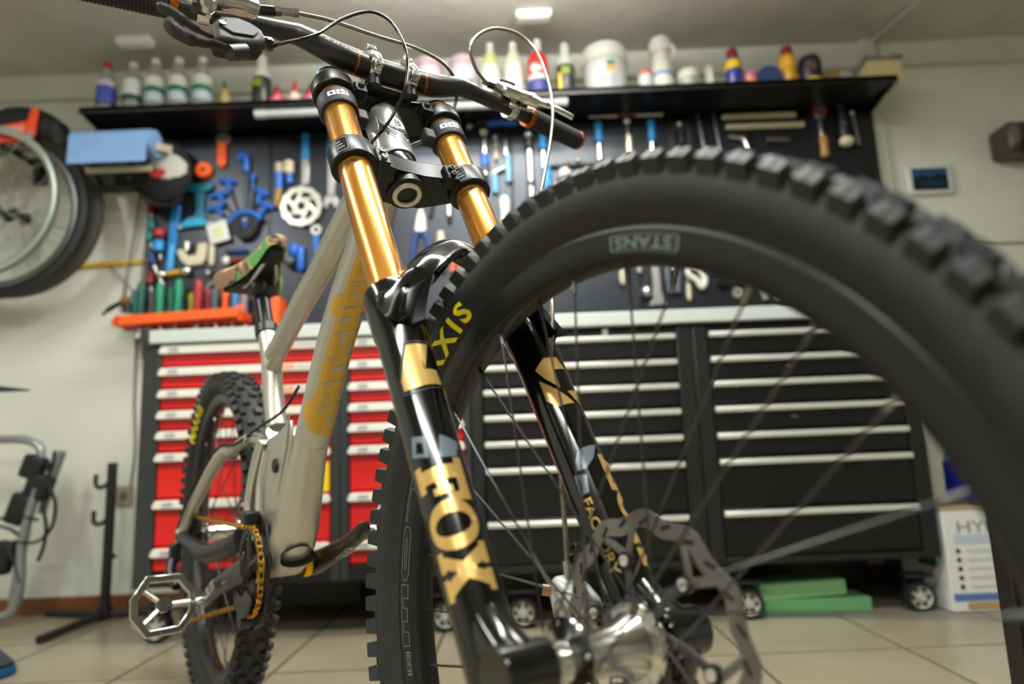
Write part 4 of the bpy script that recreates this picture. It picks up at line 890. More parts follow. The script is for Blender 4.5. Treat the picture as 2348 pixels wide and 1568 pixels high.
# ================================================================== THINGS ON THE SHELF
ZS = 1.885
def base_shift(mb, b):
    mb.v = [(v[0]-b[0], v[1]-b[1], v[2]-b[2]) for v in mb.v]; return mb
SHELF_ITEMS = []
def TH(name, label, cat, base, parts, group=None):
    """a thing of several parts; shapes are given in room coordinates"""
    if len(parts) == 1:
        o = base_shift(parts[0][1], base).build(name, parts[0][2], None, Matrix.Translation(base), bevel=parts[0][3] if len(parts[0]) > 3 else 0)
        SHELF_ITEMS.append(o); return tag(o, label, cat, group)
    t = thing(name, label, cat, base, 0, group); SHELF_ITEMS.append(t)
    for p in parts: base_shift(p[1], base).build(p[0], p[2], t, bevel=p[3] if len(p) > 3 else 0)
    return t
CLEAR = mat('clear_plastic', (205, 208, 200), .12, spec=.6, trans=.55)
def sleeve(x, y, z0, z1, r, n=24): return MB().lathe([(r, z0), (r, z1)], o=(x, y, 0), n=n)
def lath(x, y, prof, n=24): return MB().lathe([(r, ZS+z) for r, z in prof], o=(x, y, 0), n=n)
def water_bottle(x, label, cap, bands, h=.235, r=.036, group=None, y=2.49):
    k = h/.235
    parts = [('bottle_body', lath(x, y, [(r*.8, 0), (r, .006), (r*.94, .03*k), (r, .05*k), (r, .145*k), (r*.8, .175*k), (.015, .205*k), (.0135, .22*k)]), CLEAR),
             ('bottle_cap', lath(x, y, [(.0155, .210*k), (.0165, .213*k), (.0165, .231*k), (.013, .235*k)]), cap)]
    for z0, z1, m in bands: parts.append(('bottle_label', sleeve(x, y, ZS+z0*k, ZS+z1*k, r+.0006), m))
    return TH('water_bottle', label, 'bottle', (x, y, ZS), parts, group)
LW = mat('label_white', (214, 216, 214), .5); LG = mat('label_green', (20, 110, 70), .5); LBL = mat('label_blue', (62, 72, 170), .5); LT = mat('label_teal', (10, 62, 75), .5); LP = mat('label_pink', (205, 190, 205), .5); LBG = mat('label_ice', (180, 196, 210), .5)
TH('dust_bundle', 'crumpled grey-brown bundle on the small side shelf beside the hanging wheels', 'bundle', (-1.545, 2.5, ZS), [('bundle', MB().sphere((-1.548, 2.5, ZS+.022), .024, 12, (1, .9, .95)), mat('bundle_grey', (95, 88, 76), .9, noise=.4, nscale=40, bump=.6, bscale=90)), ('bundle_fold', MB().sphere((-1.520, 2.505, ZS+.020), .022, 12, (.9, .9, .9)), mat('bundle_grey'))])
water_bottle(-1.478, 'clear water bottle with red cap and blue label', mat('cap_red', (185, 25, 25), .4), ((.055, .125, LBL), (.125, .15, LP), (.045, .055, LT)))
TH('spray_vial', 'tiny teal vial between the red-capped and teal-banded bottles', 'vial', (-1.428, 2.53, ZS), [('vial', lath(-1.428, 2.53, [(.012, 0), (.012, .07), (.006, .08), (.006, .1)]), mat('vial_teal', (50, 130, 140), .3))])
water_bottle(-1.380, 'clear water bottle with white cap and dark teal band', WHITE, ((.060, .085, LT), (.085, .150, LW)), h=.232)
for x, l in ((-1.297, 'left of the three green-banded water bottles in a row'), (-1.210, 'middle of the three green-banded water bottles in a row'), (-1.120, 'right of the three green-banded water bottles in a row')):
    water_bottle(x, l, WHITE, ((.050, .085, LBG), (.085, .110, LG), (.110, .150, LW)), h=.244, group='green-banded water bottles')
TH('nozzle_bottle', 'yellowish cone-shaped bottle with dark tip on the shelf', 'bottle', (-1.035, 2.49, ZS), [('bottle_body', lath(-1.035, 2.49, [(.024, 0), (.025, .01), (.022, .05), (.010, .105)]), mat('oil_yellow', (165, 150, 95), .25)), ('bottle_tip', lath(-1.035, 2.49, [(.010, .105), (.007, .12), (.004, .136)]), mat('tip_dark', (70, 66, 50), .5))])
def lube(x, label, yel):
    parts = [('bottle_body', lath(x, 2.49, [(.034, 0), (.037, .005), (.037, .125), (.034, .14)]), mat('lube_black', (32, 34, 34), .35)), ('bottle_shoulder', lath(x, 2.49, [(.036, .138), (.030, .165), (.020, .18), (.019, .19)]), WHITE), ('bottle_cap', lath(x, 2.49, [(.020, .19), (.017, .232), (.013, .24), (.001, .241)]), WHITE),
             ('bottle_label', MB().box((x-.004, 2.4525, ZS+.108), (.034, .003, .030)), mat('label_lime', (120, 140, 40), .5)), ('bottle_foot', sleeve(x, 2.49, ZS+.0, ZS+.022, .0376), mat('label_ice2', (150, 160, 180), .5))]
    if yel: parts.append(('bottle_stripe', MB().box((x-.026, 2.4620, ZS+.062), (.012, .004, .075)), YEL))
    return TH('lube_bottle', label, 'bottle', (x, 2.49, ZS), parts)
lube(-.896, 'black lubricant bottle with white cap beside the small red bottles', False)
lube(.241, 'black and yellow lubricant bottle beside the white bucket', True)
def small_red(x, label): return TH('paint_bottle', label, 'bottle', (x, 2.48, ZS), [('bottle_body', lath(x, 2.48, [(.025, 0), (.027, .005), (.027, .055), (.012, .07), (.012, .078)]), mat('red_liquid', (178, 40, 58), .3)), ('bottle_cap', lath(x, 2.48, [(.013, .076), (.011, .098), (.004, .1)]), mat('cap_darkred', (120, 24, 34), .4)), ('bottle_label', sleeve(x, 2.48, ZS+.02, ZS+.045, .0276), mat('label_rose', (196, 110, 140), .5))])
small_red(-.836, 'small red bottle next to the black lubricant bottle')
TH('glue_bottle', 'clear glue bottle with pointed red nozzle', 'bottle', (-.770, 2.48, ZS), [('bottle_body', lath(-.770, 2.48, [(.022, 0), (.024, .004), (.024, .06), (.013, .072)]), mat('glue_clear', (205, 200, 196), .25)), ('bottle_nozzle', lath(-.770, 2.48, [(.013, .07), (.010, .085), (.004, .122)]), mat('cap_red')), ('bottle_label', sleeve(-.770, 2.48, ZS+.018, ZS+.05, .0245), mat('label_rosewhite', (215, 190, 188), .5))])
small_red(-.708, 'small red bottle half hidden by the gold fork leg')
for x, l in ((-.272, 'pale pink canister behind the handlebar clamps, left one'), (-.142, 'pale pink canister behind the handlebar clamps, right one')):
    TH('pink_canister', l, 'canister', (x, 2.5, ZS), [('canister_body', lath(x, 2.5, [(.052, 0), (.054, .01), (.054, .15), (.05, .16)]), mat('pink_white', (216, 200, 214), .4)), ('canister_lid', lath(x, 2.5, [(.055, .158), (.055, .185), (.05, .192)]), mat('lid_pink', (206, 180, 196), .4)), ('canister_label', MB().box((x+.02, 2.4455, ZS+.06), (.05, .004, .04)), mat('label_plum', (90, 76, 96), .5))], 'pink canisters')
def trigger(x, label, c1, c2): return TH('cleaner_bottle', label, 'bottle', (x, 2.49, ZS), [('bottle_body', lath(x, 2.49, [(.036, 0), (.038, .006), (.038, .15), (.034, .18), (.020, .205)]), mat(c1[0], c1[1], .3)), ('bottle_cap', lath(x, 2.49, [(.0195, .203), (.015, .225), (.013, .252), (.001, .254)]), WHITE), ('bottle_label', sleeve(x, 2.49, ZS+.035, ZS+.150, .0386), mat(c2[0], c2[1], .5))])
trigger(-.039, 'yellow-green cleaner bottle with white label, left of the pair', ('lime_liquid', (190, 196, 130)), ('label_white', 0))
trigger(.047, 'pale green cleaner bottle with white label, right of the pair', ('mint_liquid', (196, 208, 182)), ('label_white', 0))
TH('polish_bottle', 'red and navy polish bottle with white cap inside the hose loop', 'bottle', (.138, 2.49, ZS), [('bottle_body', lath(.138, 2.49, [(.040, 0), (.042, .006), (.042, .15), (.036, .185), (.018, .205)]), mat('polish_red', (205, 36, 40), .3)), ('bottle_cap', lath(.138, 2.49, [(.018, .203), (.016, .25), (.013, .26), (.001, .261)]), WHITE), ('bottle_label', sleeve(.138, 2.49, ZS+.012, ZS+.075, .0426), mat('label_navy', (42, 50, 120), .5)), ('label_disc', MB().sphere((.132, 2.4535, ZS+.120), .026, 14, (1, .25, 1)), LW), ('label_band', sleeve(.138, 2.49, ZS+.076, ZS+.095, .0427), LW)])
TH('plastic_bucket', 'white plastic tub with lid on the shelf', 'bucket', (.392, 2.52, ZS), [('bucket_body', lath(.392, 2.52, [(.078, 0), (.080, .006), (.086, .15), (.086, .155)]), mat('bucket_grey', (200, 203, 205), .4)), ('bucket_lid', lath(.392, 2.52, [(.090, .15), (.092, .155), (.092, .195), (.084, .215), (.001, .22)], 32), WHITE), ('bucket_mark', MB().box((.402, 2.4345, ZS+.12), (.030, .003, .022)), mat('mark_green', (60, 120, 85), .5)), ('bucket_mark', MB().box((.402, 2.4335, ZS+.098), (.036, .003, .016)), mat('mark_orange', (226, 150, 80), .5))] + [('bucket_line', MB().box((.385, 2.4365, ZS+.07-.014*k), (.085-.01*k, .002, .004)), mat('line_grey', (176, 180, 184), .5)) for k in range(3)])
TH('small_can', 'small red and white can beside the tall white canister', 'can', (.537, 2.49, ZS), [('can_body', lath(.537, 2.49, [(.029, 0), (.030, .003), (.030, .085)]), mat('can_white', (195, 200, 205), .4)), ('can_lid', lath(.537, 2.49, [(.030, .083), (.028, .10), (.012, .112), (.001, .113)]), mat('can_pink', (200, 90, 92), .4)), ('can_stripe', sleeve(.532, 2.488, ZS+.0, ZS+.012, .0305), RED)])
TH('tall_canister', 'tall white canister with blue band and handle top', 'canister', (.604, 2.505, ZS), [('canister_body', lath(.604, 2.505, [(.042, 0), (.044, .005), (.042, .10), (.036, .16), (.034, .19)]), mat('canister_white', (224, 222, 214), .4)), ('canister_top', lath(.604, 2.505, [(.042, .188), (.045, .20), (.045, .235), (.036, .25), (.001, .252)]), WHITE), ('canister_band', sleeve(.604, 2.505, ZS+.082, ZS+.096, .0438), mat('band_blue', (110, 135, 185), .5)), ('canister_band', sleeve(.604, 2.505, ZS+.006, ZS+.016, .0448), mat('band_blue')), ('canister_handle', MB().tube(spline([(.640, 2.48, ZS+.215), (.652, 2.47, ZS+.18), (.640, 2.475, ZS+.15)], 4), .007, n=8), WHITE)])
TH('grease_jar', 'low grey jar with cream lid on the shelf', 'jar', (.697, 2.49, ZS), [('jar_body', lath(.697, 2.49, [(.039, 0), (.041, .004), (.041, .065)]), mat('jar_grey', (150, 155, 156), .4)), ('jar_lid', lath(.697, 2.49, [(.042, .064), (.042, .09), (.036, .098), (.001, .099)]), mat('jar_cream', (216, 214, 200), .4))])
TH('sealant_tube', 'standing white tube between the grey jar and a spray can', 'tube', (.776, 2.49, ZS), [('tube_body', lath(.776, 2.49, [(.017, 0), (.019, .01), (.016, .10), (.008, .118)]), WHITE), ('tube_seam', MB().box((.764, 2.489, ZS+.06), (.004, .03, .09)), mat('tube_olive', (150, 150, 110), .5))])
def spray(x, label, body, band, cap):
    return TH('spray_can', label, 'spray can', (x, 2.48, ZS), [('can_body', lath(x, 2.48, [(.030, 0), (.032, .004), (.032, .125), (.026, .14), (.024, .142)]), body), ('can_band', sleeve(x, 2.48, ZS+.088, ZS+.125, .0324), band), ('can_cap', lath(x, 2.48, [(.024, .14), (.022, .172), (.017, .18), (.001, .181)]), cap), ('can_nozzle', lath(x, 2.48, [(.008, .178), (.007, .195), (.001, .196)]), mat('cap_grey', (150, 140, 140), .4))])
spray(.864, 'blue spray can with yellow band and red top', mat('can_blue', (48, 52, 130), .3), mat('band_yellow', (222, 190, 20), .4), mat('can_redtop', (140, 40, 40), .4))
TH('small_pot', 'little pink and orange pot beside the blue tape roll', 'pot', (.922, 2.47, ZS), [('pot_body', lath(.922, 2.47, [(.022, 0), (.024, .004), (.024, .042)]), mat('pot_orange', (215, 140, 90), .5)), ('pot_lid', lath(.922, 2.47, [(.025, .04), (.025, .066), (.018, .074), (.001, .075)]), mat('pot_pink', (190, 110, 135), .5))])
TH('tape_roll', 'dark blue roll lying between the pot and the yellow spray can', 'roll', (.992, 2.49, ZS), [('roll_body', MB().lathe([(.022, -.04), (.044, -.04), (.046, -.034), (.046, .034), (.044, .04), (.022, .04)], o=(.992, 2.49, ZS+.046), ax=(.25, 1, 0), n=28), mat('roll_blue', (22, 50, 100), .4)), ('roll_band', MB().lathe([(.0464, -.036), (.0464, -.018)], o=(.992, 2.49, ZS+.0464), ax=(.25, 1, 0), n=28), mat('roll_mid', (30, 80, 150), .4)), ('roll_core', MB().lathe([(.0225, -.041), (.0225, .041), (.018, .041), (.018, -.041)], o=(.992, 2.49, ZS+.046), ax=(.25, 1, 0), n=20, closed=True), MATTE)])
spray(1.067, 'yellow spray can with red top beside the dark tub', mat('can_yellow', (205, 150, 30), .3), mat('band_orange', (226, 170, 50), .4), mat('can_redtop'))
TH('dark_tub', 'round black tub with yellow foot near the end of the shelf', 'tub', (1.145, 2.475, ZS), [('tub_body', lath(1.145, 2.475, [(.036, 0), (.042, .02), (.044, .10), (.036, .125), (.001, .128)]), mat('tub_black', (24, 22, 28), .4)), ('tub_label', MB().box((1.134, 2.4325, ZS+.072), (.034, .006, .04)), mat('tub_brown', (92, 76, 66), .5), .002), ('tub_band', sleeve(1.145, 2.475, ZS+.003, ZS+.026, .0435), mat('band_yellow')), ('tub_stripe', sleeve(1.145, 2.475, ZS+.027, ZS+.035, .0432), mat('tub_purple', (70, 50, 110), .5))])
TH('cardboard_carton', 'small tan carton behind the cream plastic case', 'carton', (1.230, 2.53, ZS), [('carton', MB().box((1.230, 2.53, ZS+.042), (.080, .06, .084)), mat('carton_tan', (170, 140, 84), .7), .002), ('carton_mark', MB().box((1.225, 2.4988, ZS+.042), (.034, .003, .030)), mat('carton_ochre', (150, 115, 60), .7))])
TH('plastic_case', 'cream plastic case with grey lid at the right end of the shelf', 'case', (1.385, 2.50, ZS), [('case_body', MB().prism([(-.095, 0), (.088, 0), (.095, .03), (.095, .095), (-.040, .095), (-.072, .045), (-.100, .02)], -.05, .05, lambda a, c, d: V((1.385+a, 2.5+d, ZS+c))), mat('case_cream', (196, 182, 136), .5), .004), ('case_lid', MB().prism([(-.045, .095), (.100, .095), (.100, .115), (.06, .118), (.05, .108), (-.03, .112), (-.055, .100)], -.052, .052, lambda a, c, d: V((1.385+a, 2.5+d, ZS+c))), mat('case_grey', (112, 114, 104), .5), .003), ('case_strut', MB().tube([(1.270, 2.45, ZS+.006), (1.345, 2.45, ZS+.110)], .008, n=8), mat('case_grey')), ('case_foot', MB().box((1.330, 2.447, ZS+.010), (.018, .006, .014)), MATTE)])

# spread the row along the whole shelf
for o in SHELF_ITEMS: o.location.x *= 1.057
SHELF_ITEMS[0].location = (-1.665, 2.62, 1.862)

# ================================================================== TOOLS ON THE BOARD
def Y(r): return YB-r
def cz(x, z0, z1, r, r1=None, n=14): return MB().cyl((x, Y(max(r, r1 or r)), z0), (x, Y(max(r, r1 or r)), z1), r, r1, n=n)
def cx_(x0, x1, z, r, z1=None, n=14, y=None): return MB().cyl((x0, y or Y(r), z), (x1, y or Y(r), z if z1 is None else z1), r, n=n)
def plate(poly, d=.008, y=0): return MB().prism(poly, 0, 1, lambda a, c, t: V((a, YB-y-d*t, c)))
def grip(x, z0, z1, r): return MB().lathe([(r*.7, z0), (r, z0+(z1-z0)*.12), (r*.86, z0+(z1-z0)*.5), (r, z0+(z1-z0)*.85), (r*.6, z1)], o=(x, Y(r), 0), n=14)
# cap on its peg
cap_ = thing('baseball_cap', 'black cap with white front panel and red patch hanging on the board', 'cap', (-1.350, YB, 1.625))
CAPB = mat('cap_cloth_black', (22, 23, 27), .85); CAPW = mat('cap_cloth_white', (205, 203, 194), .8)
MB().sphere((0, -.064, .055), .100, 20, (1.06, .62, 1.35)).build('cap_crown', CAPB, cap_)
MB().sphere((.012, -.070, .058), .088, 22, (1.02, .72, .98)).build('front_panel', CAPW, cap_)
MB().sphere((.002, -.1275, .030), .034, 16, (1.0, .16, .72)).build('red_patch', mat('patch_red', (185, 52, 52), .7), cap_)
MB().tube(spline([(-.10, -.06, -.010), (-.05, -.085, -.070), (.02, -.08, -.090), (.075, -.06, -.060)], 5), .020, n=10, flat=.4).build('cap_brim', CAPB, cap_)
TH('tape_ring', 'orange ring-shaped tape beside the cap', 'tape', (-1.220, YB, 1.666), [('tape_ring', MB().lathe([(.010, 0), (.030, 0), (.033, .004), (.033, .020), (.030, .024), (.010, .024)], o=(-1.220, YB, 1.707), ax=(0, -1, 0), n=28, closed=True), ORANGE)])
TH('cable_cutter', 'orange-handled cable cutter hanging near the top of the board', 'cutter', (-1.148, YB, 1.714), [('cutter_head', plate([(-1.180, 1.842), (-1.165, 1.866), (-1.130, 1.864), (-1.112, 1.842), (-1.128, 1.818), (-1.168, 1.818)], .012), SATIN, .002), ('cutter_handle', plate([(-1.168, 1.826), (-1.131, 1.826), (-1.131, 1.730), (-1.149, 1.712), (-1.167, 1.730)], .020), ORANGE, .004), ('cutter_top', plate([(-1.158, 1.880), (-1.138, 1.876), (-1.138, 1.85), (-1.156, 1.85)], .010), mat('dark_orange', (120, 44, 18), .5), .002)])
# fan of T-handle hex keys
def tkey(x0, z0, x1, z1, label, w=.036, ang=None, hook=False):
    a, b = V((x0, Y(.010), z0)), V((x1, Y(.010), z1)); d = (b-a).normalized(); s = V((d.z, 0, -d.x))
    if ang is not None: s = V((cos(R(ang)), 0, sin(R(ang))))
    return TH('hex_key', label, 'hex key', (x1, YB, z1), [('key_handle', MB().tube(spline([a-s*w, a+V((0, 0, .004)), a+s*w], 4), [.011]*2+[.0135]*5+[.011]*2, n=10), BLUE), ('key_neck', MB().cyl(a, a+d*.045, .011, .009, n=10), BLUE), ('key_shaft', MB().cyl(a+d*.045, b, .0045, n=8), GUN)])
tkey(-1.126, 1.655, -1.068, 1.500, 'blue T-handle hex key, left of the upright ones in the fan', .032, -8)
tkey(-1.158, 1.598, -1.085, 1.495, 'blue T-handle hex key second from the left in the fan', .034, 10)
tkey(-1.170, 1.545, -1.095, 1.480, 'lowest left blue T-handle hex key in the fan', .034, 14)
tkey(-.984, 1.602, -1.030, 1.495, 'blue T-handle hex key right of the upright ones in the fan', .028, -28)
tkey(-.962, 1.545, -1.015, 1.475, 'lowest right blue T-handle hex key in the fan', .030, -24)
TH('spoke_wrench', 'tall blue bent-top key in the middle of the fan', 'hex key', (-1.052, YB, 1.50), [('key_top', MB().tube(spline([(-1.082, Y(.014), 1.748), (-1.064, Y(.014), 1.764), (-1.050, Y(.014), 1.755), (-1.048, Y(.014), 1.735), (-1.049, Y(.014), 1.690)], 4), .0145, n=10), BLUE), ('key_shaft', cz(-1.050, 1.50, 1.69, .0065), GUN)])
TH('ball_key', 'short blue-topped key right of the tall one in the fan', 'hex key', (-1.020, YB, 1.50), [('key_top', MB().sphere((-1.022, Y(.014), 1.668), .0145, 12), BLUE), ('key_grip', cz(-1.022, 1.612, 1.668, .010), mat('navy', (18, 52, 110), .5)), ('key_shaft', MB().cyl((-1.022, Y(.01), 1.612), (-1.030, Y(.01), 1.50), .006, n=8), GUN)])
TH('key_holder', 'black fan-shaped key holder with curved blue rim', 'holder', (-1.046, YB, 1.41), [('holder_rim', MB().tube(spline([(-1.108, Y(.022), 1.480), (-1.075, Y(.024), 1.510), (-1.04, Y(.024), 1.516), (-1.005, Y(.024), 1.508), (-.980, Y(.022), 1.484)], 4), .012, n=10), BLUE), ('holder_body', plate([(-1.105, 1.488), (-1.046, 1.510), (-.985, 1.488), (-1.000, 1.430), (-1.030, 1.405), (-1.062, 1.405), (-1.090, 1.430)], .03), MATTE, .004), ('holder_knob', MB().sphere((-1.040, Y(.034), 1.478), .013, 10), mat('knob_silverblue', (120, 140, 190), .3, .5)), ('holder_nut', MB().sphere((-1.040, Y(.030), 1.458), .010, 10), BLUE)])
TH('wire_brush', 'wood-tipped brush with blue ferrule on the board', 'brush', (-.918, YB, 1.533), [('brush_tip', MB().cyl((-.914, Y(.016), 1.610), (-.922, Y(.016), 1.540), .016, .009, n=12), WOOD), ('brush_ferrule', cz(-.914, 1.610, 1.682, .017), BLUE), ('brush_bristles', cz(-.914, 1.682, 1.722, .017, .015), mat('bristle', (165, 158, 140), .7))])
TH('knob_brush', 'cream-knobbed brush with short blue handle', 'brush', (-.873, YB, 1.633), [('brush_knob', MB().sphere((-.873, Y(.022), 1.715), .022, 12, (1, .9, .8)), CREAM), ('brush_head', MB().sphere((-.873, Y(.022), 1.690), .023, 12, (1, .9, .9)), CREAM), ('brush_handle', cz(-.872, 1.636, 1.675, .014), BLUE)])
def cone_wrench(x, top, zb, split, label, rw=.016, head=True, hz=.03):
    ps = [('wrench_sleeve', plate([(x-.016, split), (x-.014, top), (x+.014, top), (x+.016, split)], .012), LBLUE, .003), ('wrench_shank', plate([(x-.015, split), (x+.015, split), (x+.014, zb+hz), (x-.014, zb+hz)], .010), SATIN, .002)]
    if head: ps.append(('wrench_head', plate([(x-.014, zb+hz+.01), (x+.014, zb+hz+.01), (x+.030, zb+.02), (x+.028, zb-.012), (x+.012, zb-.022), (x+.010, zb), (x-.012, zb), (x-.014, zb-.022), (x-.028, zb-.012), (x-.030, zb+.02)], .010), SATIN, .002))
    return TH('wrench', label, 'wrench', (x, YB, zb), ps)
cone_wrench(-.810, 1.852, 1.60, 1.740, 'long silver wrench with blue sleeve hanging above the brake disc', head=False)
cone_wrench(-.705, 1.846, 1.545, 1.742, 'long silver wrench with blue sleeve beside the gold fork leg')
dr = thing('brake_disc', 'round perforated brake disc hanging on the tool board', 'brake disc', (-.821, YB-.020, 1.536))
DSC = mat('disc_bright', (214, 212, 200), .28, .7)
ring_piece(0, .0012, lambda t: .083+.002*cos(12*t), lambda t: .060+.002*cos(12*t), 96).build('disc_ring', DSC, dr)
for k in range(6):
    a = 2*pi*k/6; MB().tube([V((.030*sin(a-.7), 0, .030*cos(a-.7))), V((.046*sin(a-.2), 0, .046*cos(a-.2))), V((.061*sin(a), 0, .061*cos(a)))], .0075, n=6, flat=.3, up=(0, 1, 0)).build('disc_arm', DSC, dr)
ring_piece(0, .0016, lambda t: .036, lambda t: .016, 48).build('disc_carrier', DSC, dr)
MB().cyl((0, .02, 0), (0, -.004, 0), .008, n=10).build('disc_peg', MATTE, dr)
TH('hanger_gauge', 'teal I-shaped metal tool hanging beside the hex keys', 'tool', (-1.245, YB, 1.46), [('gauge_top', plate([(-1.288, 1.648), (-1.178, 1.650), (-1.182, 1.625), (-1.205, 1.612), (-1.262, 1.612), (-1.286, 1.624)], .02), mat('teal_metal', (18, 96, 118), .35, .5), .004), ('gauge_stem', plate([(-1.252, 1.625), (-1.212, 1.625), (-1.220, 1.530), (-1.200, 1.490), (-1.268, 1.490), (-1.246, 1.530)], .016), mat('teal_metal'), .003), ('gauge_foot', plate([(-1.302, 1.462), (-1.198, 1.470), (-1.190, 1.488), (-1.225, 1.510), (-1.272, 1.510), (-1.305, 1.484)], .02), mat('teal_metal2', (22, 120, 150), .35, .5), .004), ('gauge_pin', MB().sphere((-1.306, Y(.014), 1.468), .011, 10), SATIN), ('gauge_pin', MB().sphere((-1.190, Y(.014), 1.482), .010, 10), SATIN)])
TH('truing_bar', 'long flat blue bar hanging on the left of the board', 'tool', (-1.336, YB, 1.287), [('bar', plate([(-1.362, 1.287), (-1.326, 1.287), (-1.312, 1.565), (-1.345, 1.567)], .012), mat('bar_blue', (20, 112, 178), .35, .3), .003), ('bar_edge', plate([(-1.352, 1.300), (-1.332, 1.300), (-1.326, 1.40), (-1.346, 1.40)], .013), mat('bar_pale', (80, 165, 220), .35, .3), .001)])
TH('plastic_tag', 'tilted white square tag hanging below the hex keys', 'tag', (-1.151, YB, 1.384), [('tag', plate([(-1.178, 1.388), (-1.100, 1.408), (-1.122, 1.492), (-1.200, 1.470)], .006, .02), mat('tag_white', (210, 212, 208), .4), .003), ('tag_print', plate([(-1.160, 1.416), (-1.126, 1.424), (-1.136, 1.462), (-1.172, 1.452)], .001, .026), mat('tag_print', (206, 208, 150), .5)), ('tag_peg', cx_(-1.162, -1.158, 1.480, .003, y=Y(.012)), GUN)])
TH('chain_vise', 'cream-coloured metal clamp with screw on the board', 'clamp', (-1.248, YB, 1.307), [('clamp_body', plate([(-1.318, 1.372), (-1.296, 1.330), (-1.270, 1.306), (-1.215, 1.310), (-1.198, 1.336), (-1.196, 1.400), (-1.232, 1.398), (-1.236, 1.352), (-1.270, 1.348), (-1.290, 1.378)], .022), CREAM, .005), ('clamp_arm', plate([(-1.190, 1.398), (-1.166, 1.398), (-1.168, 1.310), (-1.180, 1.304), (-1.188, 1.312)], .018), CREAM, .005), ('clamp_screw', cz(-1.276, 1.37, 1.405, .012), SATIN), ('clamp_knob', MB().sphere((-1.246, Y(.02), 1.384), .013, 10), GUN)])
TH('spanner', 'short yellow-gripped double-ended spanner lying level', 'spanner', (-1.321, YB, 1.26), [('spanner_grip', cx_(-1.350, -1.290, 1.279, .012, 1.285), mat('grip_ochre', (190, 150, 30), .5)), ('spanner_end', MB().sphere((-1.368, Y(.017), 1.277), .018, 12, (1, .8, 1)), STEEL), ('spanner_end', MB().sphere((-1.272, Y(.019), 1.287), .021, 12, (1, .8, 1)), STEEL)])
def stub(x, z, label, m, w=.03, h=.04, tip=SATIN):
    return TH('screwdriver', label, 'screwdriver', (x, YB, z-h), [('driver_handle', grip(x, z-h*.5, z+h*.5, w*.5), m), ('driver_shank', cz(x, z-h*1.0, z-h*.5, .005), tip)])
stub(-1.427, 1.555, 'short dark red screwdriver at the top left edge of the board', mat('maroon', (110, 26, 30), .5))
stub(-1.420, 1.485, 'upper teal screwdriver at the left edge of the board', TEAL, .034, .046)
stub(-1.424, 1.438, 'lower teal screwdriver at the left edge of the board', TEAL, .032, .046)
stub(-1.383, 1.445, 'squat red screwdriver beside the long blue bar', RED, .046, .036)
stub(-1.384, 1.392, 'squat blue screwdriver beside the foot of the long blue bar', LBLUE, .046, .048)
TH('torx_driver', 'dark blue handled slim driver hanging aslant above the orange tray', 'screwdriver', (-1.400, YB, 1.20), [('driver_shank', MB().cyl((-1.408, Y(.011), 1.325), (-1.362, Y(.011), 1.225), .0085, n=10), SATIN), ('driver_handle', MB().cyl((-1.420, Y(.018), 1.365), (-1.406, Y(.018), 1.320), .016, n=12), mat('navy'))])
stub(-1.415, 1.262, 'dark red ball-ended screwdriver left of the yellow spanner', mat('maroon'), .036, .05, SATIN)
TH('slim_bar', 'small dark blue bar clipped level on the board', 'tool', (-1.070, YB, 1.35), [('bar_grip', cx_(-1.100, -1.038, 1.361, .010), mat('navy2', (20, 60, 125), .5)), ('bar_knob', MB().sphere((-1.112, Y(.011), 1.361), .011, 10), GUN)])
TH('ball_driver', 'dark red level handle with white ball end behind the saddle', 'tool', (-1.086, YB, 1.30), [('handle', cx_(-1.104, -1.052, 1.322, .013), mat('maroon')), ('ball', MB().sphere((-1.116, Y(.017), 1.322), .0175, 12), WHITE)])
TH('dark_file', 'black level file with silver knob beside the saddle', 'file', (-1.12, YB, 1.27), [('file_body', cx_(-1.180, -1.060, 1.277, .009), BLK), ('file_knob', MB().sphere((-1.190, Y(.012), 1.277), .012, 10), SATIN)])
TH('chain_whip_handle', 'white curved handle just above the tray', 'tool', (-1.16, YB, 1.20), [('handle', MB().tube(spline([(-1.195, Y(.014), 1.198), (-1.180, Y(.014), 1.228), (-1.150, Y(.014), 1.238), (-1.110, Y(.014), 1.236)], 5), .013, n=10), STEEL)])
TH('blue_grip', 'short upright blue grip right of the saddle', 'tool', (-.822, YB, 1.271), [('grip', grip(-.822, 1.271, 1.368, .0165), BLUE)])
TH('pistol_gauge', 'grey inflator gun with blue knob behind the saddle nose', 'gauge', (-.866, YB, 1.28), [('gun_body', MB().tube([(-.880, Y(.024), 1.322), (-.850, Y(.024), 1.296)], .022, n=12), mat('gun_grey', (72, 76, 84), .35)), ('gun_knob', MB().sphere((-.848, Y(.026), 1.352), .022, 12, (1, .9, 1.3)), BLUE), ('gun_trigger', MB().tube([(-.846, Y(.012), 1.30), (-.838, Y(.012), 1.322)], .010, n=8), mat('navy2'))])
TH('blue_wrench', 'small blue wrench hanging under the brake disc', 'wrench', (-.762, YB, 1.34), [('wrench_head', MB().lathe([(.010, 0), (.021, 0), (.021, .010), (.010, .010)], o=(-.764, YB, 1.438), ax=(0, -1, 0), n=18, closed=True), SATIN), ('wrench_grip', plate([(-.776, 1.418), (-.752, 1.418), (-.756, 1.338), (-.776, 1.338)], .012), BLUE, .003)])
TH('blue_grip', 'short blue grip half hidden by the top tube', 'tool', (-.766, YB, 1.26), [('grip', grip(-.768, 1.258, 1.318, .014), BLUE)])
